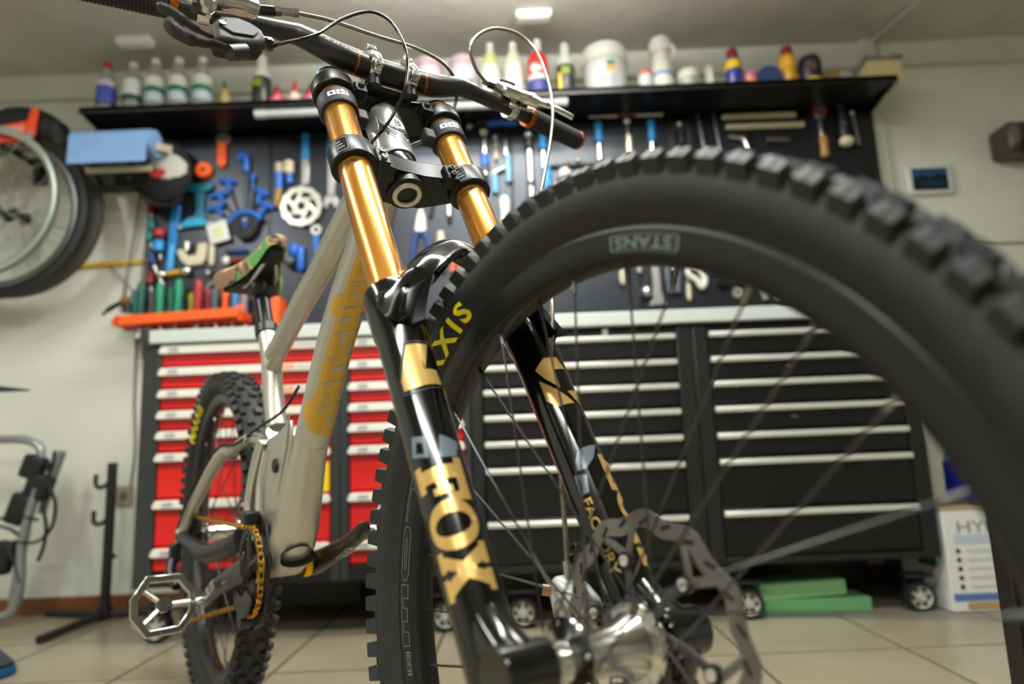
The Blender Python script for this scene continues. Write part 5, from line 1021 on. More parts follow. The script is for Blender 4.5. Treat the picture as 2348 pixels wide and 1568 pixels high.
# centre and right of the board
TH('torque_handle', 'black slanting bar with silver tip beside the head tube', 'tool', (-.13, YB, 1.83), [('bar', MB().cyl((-.115, Y(.013), 1.858), (-.02, Y(.013), 1.886), .011, n=10), GUN), ('bar_tip', MB().sphere((-.137, Y(.015), 1.851), .015, 10), SATIN)])
TH('blue_lever', 'level blue lever behind the right-hand brake', 'lever', (.0, YB, 1.84), [('lever', MB().tube(spline([(-.066, Y(.016), 1.856), (-.02, Y(.016), 1.862), (.03, Y(.016), 1.860), (.066, Y(.016), 1.855)], 4), [.013]*2+[.016]*9+[.012]*2, n=12), BLUE)])
def driver(x, zt, zj, zb, m, label, sh=.008, hr=.017, handle_up=True, tip=STEEL):
    if handle_up: ps = [('driver_handle', grip(x, zj, zt, hr), m), ('driver_shank', cz(x, zb, zj, sh), tip)]
    else: ps = [('driver_shank', cz(x, zj, zt, sh), tip), ('driver_head', MB().sphere((x, Y(sh*1.7), zt), sh*1.7, 10), SATIN), ('driver_handle', grip(x, zb, zj, hr), m)]
    return TH('screwdriver', label, 'screwdriver', (x, YB, zb), ps)
driver(-.080, 1.822, 1.727, 1.668, BLUE, 'silver-shanked driver with blue foot just right of the fork crown', .013, .019, False)
driver(-.080, 1.665, 1.64, 1.585, MATTE, 'black driver stub right below the blue-footed driver', .008, .014, False)
driver(-.034, 1.800, 1.74, 1.70, CREAM, 'thin tan driver in the group of three right of the fork', .007, .010, False, mat('tan_metal', (150, 142, 120), .4, .6))
TH('nipple_driver', 'slim silver driver with pale blue lower grip', 'screwdriver', (.012, YB, 1.605), [('driver_shank', cz(.006, 1.72, 1.795, .0085), STEEL), ('driver_grip', cz(.014, 1.605, 1.72, .0125), mat('pale_blue', (120, 170, 205), .4))])
TH('crow_foot', 'small silver L-shaped key with pale blue grip', 'key', (-.030, YB, 1.565), [('key_bar', MB().cyl((-.048, Y(.012), 1.645), (.000, Y(.012), 1.668), .011, n=10), SATIN), ('key_grip', cz(-.042, 1.562, 1.642, .012), mat('pale_blue2', (95, 165, 210), .4))])
TH('socket_driver', 'tall chrome and black socket handle right of the fork', 'socket handle', (.102, YB, 1.50), [('shaft', cz(.102, 1.50, 1.852, .0085), STEEL), ('head', MB().sphere((.100, Y(.021), 1.800), .021, 12), STEEL), ('collar', cz(.101, 1.745, 1.775, .020), BLK), ('barrel', cz(.102, 1.600, 1.735, .0145), SATIN), ('collar', cz(.103, 1.575, 1.600, .016), GUN), ('socket', cz(.103, 1.525, 1.575, .019), STEEL)])
driver(.158, 1.818, 1.735, 1.66, LBLUE, 'blue-handled driver crossed by the braided hose', .010, .018)
driver(.168, 1.665, 1.54, 1.50, LBLUE, 'light blue wedge-shaped handle just behind the tyre', .008, .018)
TH('white_ball', 'white ball knob on the board above the tyre', 'knob', (.239, YB, 1.60), [('ball', MB().sphere((.239, Y(.026), 1.625), .0255, 16), mat('ball_white', (238, 238, 230), .3))])
TH('tool_bar', 'long level black bar with small brass stops above the tyre', 'bar', (.303, YB, 1.65), [('bar', cx_(.180, .440, 1.664, .009), MATTE), ('stop', MB().sphere((.252, Y(.016), 1.670), .014, 10), mat('brass_dull', (130, 112, 84), .5, .5)), ('stop', MB().sphere((.298, Y(.016), 1.684), .013, 10), SATIN)])
driver(.386, 1.845, 1.755, 1.684, LBLUE, 'blue-handled silver screwdriver left of the chrome T-bar', .0105, .018)
driver(.601, 1.846, 1.752, 1.700, LBLUE, 'blue-handled silver screwdriver right of the chrome T-bar', .0105, .017)
TH('t_bar', 'chrome T-bar wrench with red collars under the shelf', 'wrench', (.503, YB, 1.69), [('cross_bar', cx_(.352, .652, 1.876, .0115, 1.872), mat('bar_nickel', (188, 182, 170), .35, .7)), ('stem', cz(.505, 1.78, 1.895, .013), STEEL), ('stem_low', cz(.507, 1.705, 1.78, .0165), mat('stem_brass', (196, 186, 160), .3, .7)), ('joint', MB().sphere((.504, Y(.02), 1.845), .018, 12), STEEL), ('collar', cx_(.466, .490, 1.875, .0145), mat('maroon')), ('collar', cx_(.518, .542, 1.874, .0145), mat('maroon'))])
TH('bearing_puller', 'dark metal bearing puller in shadow under the shelf', 'puller', (.721, YB, 1.70), [('yoke', plate([(.672, 1.80), (.690, 1.826), (.755, 1.826), (.770, 1.80), (.768, 1.715), (.750, 1.715), (.750, 1.79), (.694, 1.79), (.692, 1.715), (.674, 1.715)], .016), GUN, .002), ('screw', cz(.722, 1.735, 1.81, .012), MATTE), ('nut', MB().sphere((.716, Y(.018), 1.820), .014, 10), SATIN)])
for x, l in ((.802, 'left of two thin dark files under the shelf'), (.866, 'right of two thin dark files under the shelf')): TH('thin_file', l, 'file', (x, YB, 1.71), [('file', MB().cyl((x-.006, Y(.010), 1.865), (x+.010, Y(.010), 1.70), .0085, n=8), mat('file_grey', (82, 82, 84), .4, .6)), ('file_tang', cz(x-.006, 1.862, 1.878, .005), GUN)], 'thin files')
for z, xa, xb, l in ((1.847, .900, 1.192, 'upper of two long cream level sticks'), (1.802, .912, 1.222, 'lower of two long cream level sticks')): TH('steel_ruler', l, 'stick', ((xa+xb)/2, YB, z), [('stick', cx_(xa, xb, z, .013, z-.002), mat('stick_cream', (196, 184, 150), .45, .3)), ('stick_end', MB().sphere((xa, Y(.013), z), .013, 10), SATIN)], 'cream sticks')
TH('chrome_key', 'small bent chrome key just above the tyre', 'key', (.947, YB, 1.70), [('key', MB().tube(spline([(.912, Y(.012), 1.762), (.940, Y(.012), 1.757), (.972, Y(.012), 1.748), (.988, Y(.012), 1.70)], 4), .011, n=10), STEEL)])
TH('grey_clip', 'dull grey clip on the dark right part of the board', 'clip', (1.11, YB, 1.72), [('clip', cx_(1.070, 1.150, 1.742, .011, 1.737), mat('clip_grey', (96, 92, 92), .45, .5)), ('clip_pin', MB().sphere((1.158, Y(.012), 1.737), .012, 10), GUN)])
TH('rubber_hammer', 'chisel with red collar and wooden handle under the shelf end', 'chisel', (1.291, YB, 1.654), [('chisel_head', plate([(1.266, 1.885), (1.318, 1.885), (1.312, 1.840), (1.302, 1.822), (1.280, 1.822), (1.270, 1.840)], .022), SATIN, .003), ('chisel_collar', plate([(1.264, 1.860), (1.270, 1.84), (1.280, 1.828), (1.284, 1.84), (1.274, 1.866)], .024), RED, .002), ('chisel_collar', plate([(1.322, 1.860), (1.316, 1.84), (1.304, 1.828), (1.300, 1.84), (1.312, 1.866)], .024), RED, .002), ('chisel_shank', cz(1.291, 1.745, 1.825, .012), STEEL), ('chisel_handle', grip(1.293, 1.654, 1.745, .018), WOOD)])
TH('grease_gun', 'black grease pump with pale foot near the end of the board', 'grease pump', (1.381, YB, 1.678), [('pump_body', cz(1.378, 1.72, 1.855, .022), BLK), ('pump_top', MB().sphere((1.376, Y(.022), 1.862), .013, 10), mat('pump_green', (90, 110, 90), .4)), ('pump_ring', cz(1.385, 1.775, 1.79, .024), GUN), ('pump_foot', MB().sphere((1.380, Y(.030), 1.712), .030, 14, (1, .9, .75)), CREAM)])
TH('pump_lever', 'thin grey lever hanging at the right edge of the board', 'lever', (1.432, YB, 1.70), [('lever', MB().cyl((1.424, Y(.012), 1.85), (1.438, Y(.012), 1.70), .010, n=8), mat('file_grey')), ('lever_tip', MB().sphere((1.423, Y(.014), 1.842), .014, 10), SATIN)])
# middle of the board, below
TH('pliers', 'silver-jawed pliers with blue and black handles behind the fork', 'pliers', (-.347, YB, 1.273), [('plier_jaw', plate([(-.372, 1.410), (-.362, 1.470), (-.350, 1.508), (-.338, 1.508), (-.326, 1.470), (-.322, 1.410)], .016), mat('jaw_silver', (196, 192, 180), .4, .6), .003), ('plier_pivot', MB().cyl((-.347, YB-.016, 1.420), (-.347, YB-.020, 1.420), .010, n=12), SATIN), ('plier_handle', MB().tube(spline([(-.358, Y(.011), 1.412), (-.372, Y(.011), 1.37), (-.378, Y(.011), 1.31), (-.368, Y(.011), 1.272)], 4), .0115, n=10), mat('navy2')), ('plier_handle', MB().tube(spline([(-.334, Y(.011), 1.412), (-.318, Y(.011), 1.37), (-.302, Y(.011), 1.31), (-.300, Y(.011), 1.28)], 4), .0115, n=10), mat('navy2'))])
TH('cream_scraper', 'cream tapered scraper between the fork legs', 'scraper', (-.262, YB, 1.287), [('scraper', MB().cyl((-.262, Y(.02), 1.300), (-.266, Y(.02), 1.405), .022, .013, n=12), mat('scraper_cream', (206, 198, 172), .45)), ('scraper_handle', cz(-.262, 1.24, 1.302, .012), mat('file_grey'))])
TH('small_punch', 'small silver punch below the fork crown', 'punch', (-.231, YB, 1.449), [('punch_body', cz(-.231, 1.47, 1.556, .012), SATIN), ('punch_foot', cz(-.230, 1.445, 1.470, .009), MATTE)])
TH('open_pliers', 'dark slim pliers hanging behind the fork crown', 'pliers', (-.292, YB, 1.45), [('plier_pivot', MB().sphere((-.292, Y(.012), 1.540), .011, 10), SATIN), ('plier_handle', MB().tube([(-.292, Y(.008), 1.54), (-.306, Y(.008), 1.47)], .008, n=8), BLK), ('plier_jaw', MB().tube([(-.292, Y(.008), 1.54), (-.278, Y(.008), 1.548)], .009, n=8), BLK)])
TH('white_baton', 'plain white upright handle between fork leg and tyre', 'handle', (-.007, YB, 1.41), [('handle', grip(-.007, 1.400, 1.542, .021), mat('handle_whitep', (232, 232, 226), .35)), ('handle_shank', cz(-.007, 1.36, 1.402, .006), SATIN)])
for x, l in ((-.222, 'left of two little orange stubs under the fork arch'), (-.192, 'right of two little orange stubs under the fork arch')): TH('orange_stub', l, 'tool', (x, YB, 1.235), [('stub_handle', grip(x, 1.236, 1.285, .013), mat('stub_orange', (205, 100, 62), .5)), ('stub_shank', cz(x, 1.19, 1.238, .006), GUN)], 'orange stubs')
TH('shock_key', 'short blue stub low on the board between fork leg and tyre', 'tool', (-.17, YB, 1.10), [('key', grip(-.172, 1.095, 1.150, .013), BLUE), ('key_foot', cz(-.172, 1.07, 1.097, .005), GUN)])
TH('shock_key', 'taller blue stub low on the board just right of the fork arch', 'tool', (-.235, YB, 1.10), [('key', grip(-.236, 1.100, 1.175, .014), mat('blue_dusty', (60, 100, 180), .45)), ('key_foot', cz(-.236, 1.07, 1.102, .005), GUN)])
# low row seen through the wheel
for x, z0, z1, r, l in ((.445, 1.16, 1.278, .0165, 'longest cream spatula seen through the wheel under the rim lettering'), (.513, 1.207, 1.275, .0125, 'shorter cream spatula right of the longest one'), (.242, 1.155, 1.21, .0105, 'tiny cream stub seen through the wheel on the left'), (.700, 1.088, 1.152, .012, 'cream stub below the white curl')): TH('spatula', l, 'spatula', (x, YB, z0), [('blade', MB().lathe([(r*.5, z0), (r, z0+.02), (r*.75, z1)], o=(x, Y(r), 0), n=12), mat('spatula_cream', (198, 190, 164), .45)), ('neck', cz(x, z1-.004, z1+.03, .004), SATIN), ('hang_peg', MB().cyl((x, YB+.006, z1+.022), (x, YB-.012, z1+.022), .003, n=8), GUN)])
TH('pedal_wrench', 'big silver wrench with flared foot seen through the wheel', 'wrench', (.577, YB, 1.081), [('wrench_shank', plate([(.562, 1.30), (.592, 1.30), (.594, 1.125), (.562, 1.125)], .012), SATIN, .003), ('wrench_foot', plate([(.562, 1.13), (.594, 1.13), (.602, 1.098), (.616, 1.074), (.540, 1.074), (.554, 1.098)], .014), SATIN, .003)])
TH('ball_weight', 'shiny silver ball beside the big wrench', 'ball', (.534, YB, 1.10), [('ball', MB().sphere((.534, Y(.025), 1.126), .0245, 16), STEEL), ('ball_ring', cz(.534, 1.148, 1.160, .008), mat('maroon'))])
TH('dark_pliers', 'dark grey pliers with rounded handles seen through the wheel', 'pliers', (.645, YB, 1.11), [('plier_handle', MB().tube(spline([(.632, Y(.014), 1.28), (.622, Y(.014), 1.20), (.630, Y(.014), 1.12)], 4), .014, n=10), mat('plier_grey', (78, 84, 94), .4)), ('plier_handle', MB().tube(spline([(.646, Y(.014), 1.28), (.662, Y(.014), 1.20), (.656, Y(.014), 1.12)], 4), .014, n=10), mat('plier_grey')), ('plier_pin', MB().sphere((.646, Y(.02), 1.215), .013, 10), SATIN)])
TH('plastic_hook', 'white curled plastic hook seen through the wheel', 'hook', (.735, YB, 1.126), [('hook', MB().tube(spline([(.712, Y(.016), 1.235), (.702, Y(.016), 1.200), (.716, Y(.016), 1.180), (.735, Y(.016), 1.165), (.752, Y(.016), 1.138), (.766, Y(.016), 1.165), (.752, Y(.016), 1.205), (.728, Y(.016), 1.222), (.715, Y(.016), 1.236)], 4), .0125, n=10), mat('hook_white', (222, 220, 206), .4))])
for i, (x, z, r) in enumerate(((.822, 1.205, .022), (.852, 1.222, .016), (.838, 1.158, .026), (.884, 1.190, .017), (.912, 1.158, .018), (.930, 1.210, .014))):
    nth = ('first', 'second', 'third', 'fourth', 'fifth', 'sixth')[i]
    TH('socket', 'black round socket, %s from the left in the dark cluster' % nth, 'socket', (x, YB, z-r), [('socket_body', MB().lathe([(r, 0), (r, .030), (r*.86, .034), (r*.45, .034), (r*.4, .020), (.0001, .020)], o=(x, YB, z), ax=(0, -1, 0), n=18), mat('socket_black', (40, 40, 44), .25, .5)), ('socket_ring', MB().lathe([(r*.62, .0345), (r*.72, .0345), (r*.72, .0352), (r*.62, .0352)], o=(x, YB, z), ax=(0, -1, 0), n=18, closed=True), GUN)], 'black sockets')
TH('lockring_tool', 'silver toothed lockring tool near the rim', 'tool', (1.042, YB, 1.08), [('tool_body', plate([(.978, 1.160), (.985, 1.192), (1.010, 1.180), (1.030, 1.164), (1.062, 1.166), (1.092, 1.150), (1.112, 1.098), (1.100, 1.086), (1.086, 1.112), (1.072, 1.122), (1.062, 1.084), (1.046, 1.076), (1.034, 1.088), (1.032, 1.118), (1.018, 1.122), (1.006, 1.082), (.990, 1.078)], .014), mat('tool_bright', (210, 214, 210), .3, .6), .002), ('tool_hub', MB().cyl((.968, YB, 1.178), (.968, YB-.02, 1.178), .016, n=14), GUN)])
TH('washer_stack', 'dull cream washer low on the board beside the sockets', 'washer', (.890, YB, 1.095), [('washer', MB().lathe([(.006, 0), (.022, 0), (.022, .012), (.006, .012)], o=(.892, YB, 1.112), ax=(0, -1, 0), n=18, closed=True), mat('washer_cream', (150, 146, 132), .45, .3))])

# orange tray with screwdrivers
tr = thing('tool_tray', 'long orange wall tray holding screwdrivers above the red cabinet', 'tray', (-1.198, YB, 1.037))
MB().prism([(-.318, .040), (-.30, .062), (.155, .076), (.17, .088), (.18, .088), (.18, .040), (-.30, .022)], -.10, -.075, lambda a, c, d: V((a, d, c))).build('tray_front', ORANGE, tr, bevel=.004)
MB().box((-.07, -.04, .034), (.50, .08, .012)).build('tray_floor', mat('tray_orange_deep', (215, 70, 16), .5), tr, bevel=.003)
MB().box((-.07, -.004, .045), (.50, .008, .05)).build('tray_back', mat('tray_orange_deep'), tr, bevel=.003)
for x in (-.29, .172): MB().box((x, -.05, .045), (.012, .10, .04)).build('tray_end', ORANGE, tr, bevel=.003)
TH('orange_bin', 'small orange bin on the worktop right of the seat post', 'bin', (-.914, YB-.05, .938), [('bin_body', MB().prism([(-.033, .02), (.033, .02), (.036, .215), (-.036, .215)], -.045, .045, lambda a, c, d: V((-.914+a, YB-.05+d, .938+c))), ORANGE, .005), ('bin_foot', MB().box((-.914, YB-.05, .948), (.05, .07, .022)), mat('tray_orange_deep'))])
TD = [(-1.455, TEAL, .110, 'dark teal screwdriver at the left end of the orange tray'), (-1.425, mat('teal_dark', (12, 84, 74), .45), .135, 'tall dark teal screwdriver second in the orange tray'), (-1.392, mat('grey_handle', (70, 72, 70), .5), .10, 'grey screwdriver third in the orange tray'), (-1.352, GREEN, .128, 'bright green screwdriver left of the three in the tray'), (-1.318, mat('green_dark', (14, 100, 76), .45), .115, 'dark green screwdriver between the two bright ones'), (-1.282, GREEN, .140, 'bright green screwdriver right of the three in the tray'), (-1.236, mat('olive_handle', (150, 140, 30), .5), .09, 'olive screwdriver leaning in the tray'), (-1.205, RED, .135, 'red screwdriver left of the orange one in the tray'), (-1.172, mat('red_dark', (150, 22, 34), .45), .10, 'dark red screwdriver in the middle of the tray'), (-1.140, mat('slate_handle', (70, 84, 92), .5), .10, 'slate screwdriver beside the orange and red one'), (-1.106, ORANGE, .118, 'orange and red screwdriver in the tray beside the saddle'), (-1.062, mat('blue_mid', (60, 120, 175), .45), .10, 'blue screwdriver in the tray under the saddle'), (-1.035, mat('mauve_handle', (140, 120, 130), .5), .075, 'pale mauve screwdriver at the right of the tray')]
for i, (x, m, h, l) in enumerate(TD):
    y = YB-.035-.02*(i % 2); lean = .012*((i*7) % 3-1)
    TH('tray_screwdriver', l, 'screwdriver', (x, y, 1.045), [('driver_handle', MB().lathe([(.010, 0), (.0155, .02), (.0125, .05*h/.11), (.016, .09*h/.11), (.013, h), (.004, h+.008)], o=(x, y, 1.098), ax=(lean, 0, 1), n=14), m), ('driver_shank', MB().cyl((x, y, 1.114), (x-lean*.10/.1, y, 1.020), .0055, n=8), mat('shank_grey', (185, 180, 178), .3, .8))], 'screwdrivers in the orange tray')
TH('black_handle', 'black slanted lever with brass nut at the left end of the tray', 'lever', (-1.50, YB-.05, 1.11), [('lever', MB().tube(spline([(-1.580, YB-.04, 1.118), (-1.545, YB-.05, 1.140), (-1.505, YB-.05, 1.158), (-1.470, YB-.05, 1.160)], 4), [.006]*3+[.010]*10, n=10), MATTE), ('lever_nut', MB().sphere((-1.486, YB-.055, 1.166), .020, 12), mat('nut_brass', (120, 92, 40), .5, .4)), ('lever_foot', MB().cyl((-1.478, YB-.05, 1.120), (-1.478, YB-.05, 1.155), .016, n=12), BLK)])
# ================================================================== LEFT OF THE BENCH
def plain_wheel(x, y, z, Ro, label, tyre, rimc, rim_r, hubm, nsp=24, tilt=0., tw=.022, rot=0.):
    t = thing('hanging_wheel', label, 'wheel', (x, y, z)); t.rotation_euler = (tilt, 0, rot)
    if tyre:
        prof = [(Ro-tw*.2, -tw*.6), (Ro, 0), (Ro-tw*.2, tw*.6), (Ro-tw, tw), (Ro-tw*1.9, tw*.55), (Ro-tw*1.9, -tw*.55), (Ro-tw, -tw)]
        ring_lathe(prof, 90).build('tire', tyre, t)
    rr = rim_r
    ring_lathe([(rr, -.013), (rr, .013), (rr-.012, .015), (rr-.026, .006), (rr-.026, -.006), (rr-.012, -.015)], 90).build('rim', rimc, t)
    MB().lathe([(.010, -.04), (.024, -.036), (.024, -.030), (.015, -.02), (.015, .02), (.024, .03), (.024, .036), (.010, .04)], ax=(0, 1, 0), n=18).build('hub', hubm, t)
    for k in range(nsp):
        a = 2*pi*k/nsp; b = a+(.9 if (k//2) % 2 else -.9); s = 1 if k % 2 else -1
        MB().cyl(((rr-.024)*sin(a), 0, (rr-.024)*cos(a)), (.023*sin(b), s*.032, .023*cos(b)), .0011, n=5).build('spoke', SATIN, t)
    return t
plain_wheel(-1.935, 2.375, 1.520, .30, 'silver-rimmed bare wheel at the front of the hanging stack', None, mat('rim_pale', (176, 186, 176), .3, .6), .292, COP)
plain_wheel(-1.915, 2.465, 1.500, .335, 'black-tyred wheel in the middle of the hanging stack', mat('old_tyre', (26, 25, 24), .6), mat('rim_grey', (110, 110, 110), .35, .6), .292, BLK)
plain_wheel(-1.915, 2.555, 1.520, .330, 'grey-rimmed wheel at the back of the hanging stack', mat('grey_tyre', (72, 68, 62), .6), mat('rim_grey2', (150, 150, 145), .35, .6), .300, BLK)
TH('wall_hook', 'black wall bracket carrying the stack of hanging wheels', 'hook', (-1.92, 2.6, 1.76), [('bracket_arm', MB().cyl((-1.93, YW, 1.775), (-1.93, 2.31, 1.775), .012, n=12), MATTE), ('bracket_plate', MB().box((-1.93, YW-.006, 1.76), (.06, .012, .12)), MATTE, .002), ('bracket_tip', MB().sphere((-1.93, 2.31, 1.785), .018, 10), MATTE)])
TH('saddle_bag', 'black bag with orange printed band at the left edge above the wheels', 'bag', (-1.86, 2.46, 1.75), [('bag_body', MB().tube(spline([(-2.05, 2.5, 1.86), (-1.93, 2.48, 1.875), (-1.83, 2.48, 1.870), (-1.745, 2.48, 1.815), (-1.70, 2.48, 1.750)], 5), [.055]*6+[.06]*10+[.04]*4+[.02], n=14), mat('bag_black', (20, 20, 21), .6), 0), ('bag_band', MB().prism([(-2.06, 1.800), (-1.80, 1.842), (-1.790, 1.895), (-1.765, 1.890), (-1.772, 1.780), (-1.800, 1.760), (-2.06, 1.755)], 2.400, 2.415, lambda a, c, d: V((a, d, c))), mat('band_orangered', (235, 78, 34), .5), .003), ('bag_print', MB().box((-1.885, 2.399, 1.806), (.15, .003, .030)), mat('print_pale', (222, 150, 132), .6)), ('bag_tab', MB().box((-1.783, 2.398, 1.775), (.018, .004, .035)), mat('tab_grey', (150, 152, 152), .5)), ('bag_strap', MB().box((-1.9, 2.57, 1.92), (.03, .22, .006)), MATTE)])
sb = thing('side_shelf', 'dark side shelf between the hanging wheels and the tool board', 'shelf', (-1.63, 2.625, 1.80))
MB().box((0, .0, .055), (.30, .10, .014)).build('shelf_board', SHM, sb)
MB().box((-.02, .01, .0), (.22, .02, .10)).build('shelf_back', SHM, sb)
MB().box((.02, .046, .0), (.26, .016, .12)).build('shelf_plate', SHM, sb)
# paper towel roll on its holder
tw = thing('towel_roll', 'blue paper towel roll hanging on a white bracket left of the cap', 'paper roll', (-1.432, 2.395, 1.648))
PTB = mat('paper_blue', (122, 160, 208), .75, noise=.06, nscale=14)
MB().cyl((-.150, 0, .075), (.130, 0, .075), .050, n=32).build('paper_roll', PTB, tw)
MB().prism([(-.052, .075), (-.050, .100), (-.030, .120), (0, .1275), (.03, .120), (.052, .10), (.060, .075), (.056, .050), (.052, .050), (.053, .075), (.047, .094), (.028, .113), (0, .121), (-.028, .113), (-.046, .095), (-.049, .075), (-.052, -.016), (-.055, -.016)], -.168, .120, lambda a, c, d: V((d, a, c))).build('paper_sheet', PTB, tw)
MB().box((-.035, .05, .002), (.25, .012, .022)).build('bracket_bar', CREAM, tw, bevel=.003)
MB().prism([(-.02, -.02), (.09, .02), (.09, .05), (-.02, .01)], .136, .144, lambda a, c, d: V((d, a, c+.06))).build('bracket_arm', CREAM, tw, bevel=.002)
MB().prism([(-.02, -.02), (.09, .02), (.09, .05), (-.02, .01)], -.164, -.156, lambda a, c, d: V((d, a, c+.06))).build('bracket_arm', CREAM, tw, bevel=.002)
TH('label_printer', 'black box-shaped device mounted below the towel roll', 'device', (-1.590, 2.62, 1.655), [('device_body', MB().box((-1.600, 2.645, 1.688), (.24, .07, .070)), mat('device_black', (14, 14, 15), .4), .006), ('device_screen', MB().box((-1.520, 2.6092, 1.686), (.022, .003, .016)), mat('screen_blue', (70, 95, 110), .3))])
# cables
CBL = mat('cable_grey', (104, 102, 94), .6)
def cable(pts, label, r=.004, m=CBL): return tag(MB().tube(spline(pts, 6), r, n=8).build('wall_cable', m, None), label, 'cable')
cable([(-1.455, 2.640, 1.70), (-1.462, 2.655, 1.55), (-1.475, 2.662, 1.35), (-1.488, 2.668, 1.18), (-1.496, 2.672, 1.10), (-1.492, 2.674, .80), (-1.480, 2.674, .60), (-1.490, 2.674, .46)], 'grey cable running down the wall to the socket')
cable([(-1.490, 2.640, 1.70), (-1.510, 2.652, 1.50), (-1.545, 2.665, 1.28), (-1.562, 2.672, 1.15)], 'thin grey cable hanging slightly slanted above the tray end')
cable([(-1.620, 2.668, 1.345), (-1.56, 2.665, 1.28), (-1.505, 2.640, 1.225), (-1.486, 2.60, 1.185)], 'short grey cord slanting from the yellow strip to the tray', .003)
TH('yellow_level', 'yellow strip fixed level on the wall behind the hanging wheels', 'level', (-1.60, 2.672, 1.345), [('level_body', MB().box((-1.600, 2.672, 1.350), (.30, .016, .018), Matrix.Rotation(R(-1.5), 3, 'Y')), mat('level_yellow', (216, 172, 44), .5), .003), ('level_end', MB().box((-1.745, 2.671, 1.346), (.012, .018, .020)), BLK)])
TH('wall_socket', 'brownish wall socket beside the black stand', 'socket plate', (-1.512, YW, .39), [('socket_plate', MB().box((-1.512, YW-.006, .424), (.062, .012, .074)), mat('socket_brown', (150, 140, 116), .5), .003), ('socket_hole', MB().cyl((-1.512, YW-.012, .424), (-1.512, YW-.014, .424), .016, n=16), mat('socket_dark', (96, 88, 70), .5))])
# black stand with hooks
st = thing('display_stand', 'black metal stand with two hooks on a tripod base', 'stand', (-1.485, 2.54, 0))
MB().box((0, 0, .28), (.026, .026, .54), ).build('stand_post', MATTE, st, bevel=.003)
for z in (.475, .345): MB().tube(spline([(-.010, -.006, z+.0), (-.030, -.010, z-.012), (-.050, -.012, z-.004), (-.052, -.012, z+.036)], 4), .008, n=8).build('stand_hook', MATTE, st)
MB().tube([(.010, -.006, .232), (.034, -.012, .216)], .007, n=8).build('stand_hook', MATTE, st)
for p in ((-.015, -.315), (-.265, .095), (.125, .055)): MB().tube([(0, 0, .020), (p[0]*.5, p[1]*.5, .018), (p[0], p[1], .014)], .0135, n=8).build('stand_foot', MATTE, st)
MB().cyl((0, 0, .006), (0, 0, .05), .024, n=14).build('stand_hub', MATTE, st)
# folded aluminium bike carrier against the wall
rk = thing('bike_carrier', 'folded silver-tubed bike carrier with black straps leaning on the left wall end', 'carrier', (-1.80, 2.5, 0))
RKM = mat('carrier_tube', (150, 152, 154), .35, .6)
def rp(x, z, y=0): return V((x+1.80, y, z))
MB().tube(spline([rp(-2.1, .652), rp(-1.879, .650), rp(-1.79, .645), rp(-1.735, .620), rp(-1.722, .575)], 5), .015, n=12).build('carrier_tube', RKM, rk)
MB().tube(spline([rp(-1.715, .470, -.02), rp(-1.738, .377, -.02), rp(-1.756, .272, -.02), rp(-1.752, .150, -.02), rp(-1.765, .075, -.02), rp(-1.81, .035, -.02), rp(-2.0, .022, -.02)], 5), .0165, n=12).build('carrier_tube', RKM, rk)
MB().tube([rp(-1.660, .600, .02), rp(-1.700, .470, .02), rp(-1.72, .38, .02)], .0145, n=12).build('carrier_tube', RKM, rk)
MB().tube([rp(-1.803, .080, .02), rp(-1.788, .20, .02), rp(-1.77, .33, .02)], .0145, n=12).build('carrier_tube', RKM, rk)
for a, b, s in (((-1.74, .545), (-1.755, .50), (.075, .05, .085)), ((-1.715, .475), (0, 0), (.085, .05, .09)), ((-1.78, .40), (0, 0), (.07, .05, .11)), ((-1.825, .235), (0, 0), (.07, .05, .11))):
    MB().box(rp(a[0], a[1], -.01), s, Matrix.Rotation(R(18), 3, 'Y')).build('carrier_clamp', MATTE, rk, bevel=.012)
for pts in ([(-1.675, .56), (-1.665, .48), (-1.640, .41), (-1.650, .33), (-1.70, .285), (-1.78, .29)], [(-1.655, .60), (-1.662, .54), (-1.68, .50)], [(-1.69, .42), (-1.668, .34), (-1.672, .27), (-1.688, .22)], [(-1.90, .32), (-1.86, .345), (-1.80, .335), (-1.76, .31)], [(-1.80, .28), (-1.76, .20), (-1.745, .15)], [(-1.84, .37), (-1.76, .375), (-1.70, .36)]):
    MB().tube(spline([rp(x, z, -.03) for x, z in pts], 5), .0085, n=8, flat=.6).build('carrier_strap', MATTE, rk)
TH('wheel_chock', 'dark blue floor plate at the bottom left corner', 'plate', (-1.50, 1.93, 0), [('plate_top', MB().prism([(-1.75, 2.05), (-1.495, 2.055), (-1.350, 1.915), (-1.36, 1.86), (-1.75, 1.70)], .024, .034, lambda a, c, d: V((a, c, d))), mat('plate_dark', (26, 38, 50), .4), .002), ('plate_edge', MB().prism([(-1.75, 2.05), (-1.495, 2.055), (-1.345, 1.915), (-1.355, 1.855), (-1.75, 1.695)], .004, .024, lambda a, c, d: V((a, c, d))), mat('plate_blue', (16, 80, 130), .4), .002), ('plate_foot', MB().cyl((-1.40, 1.875, 0), (-1.40, 1.875, .006), .012, n=10), SATIN)])
TH('bench_arm', 'thin dark pointed arm reaching in from the left edge', 'arm', (-1.55, 2.0, .76), [('arm_blade', MB().prism([(-1.95, .812), (-1.60, .793), (-1.432, .768), (-1.437, .764), (-1.60, .763), (-1.95, .765)], 1.985, 2.015, lambda a, c, d: V((a, d, c))), mat('arm_dark', (20, 30, 40), .4), .003), ('arm_post', MB().cyl((-1.92, 2.0, 0), (-1.92, 2.0, .80), .018, n=12), MATTE), ('arm_base', MB().cyl((-1.92, 2.0, 0), (-1.92, 2.0, .012), .10, n=20), MATTE)])

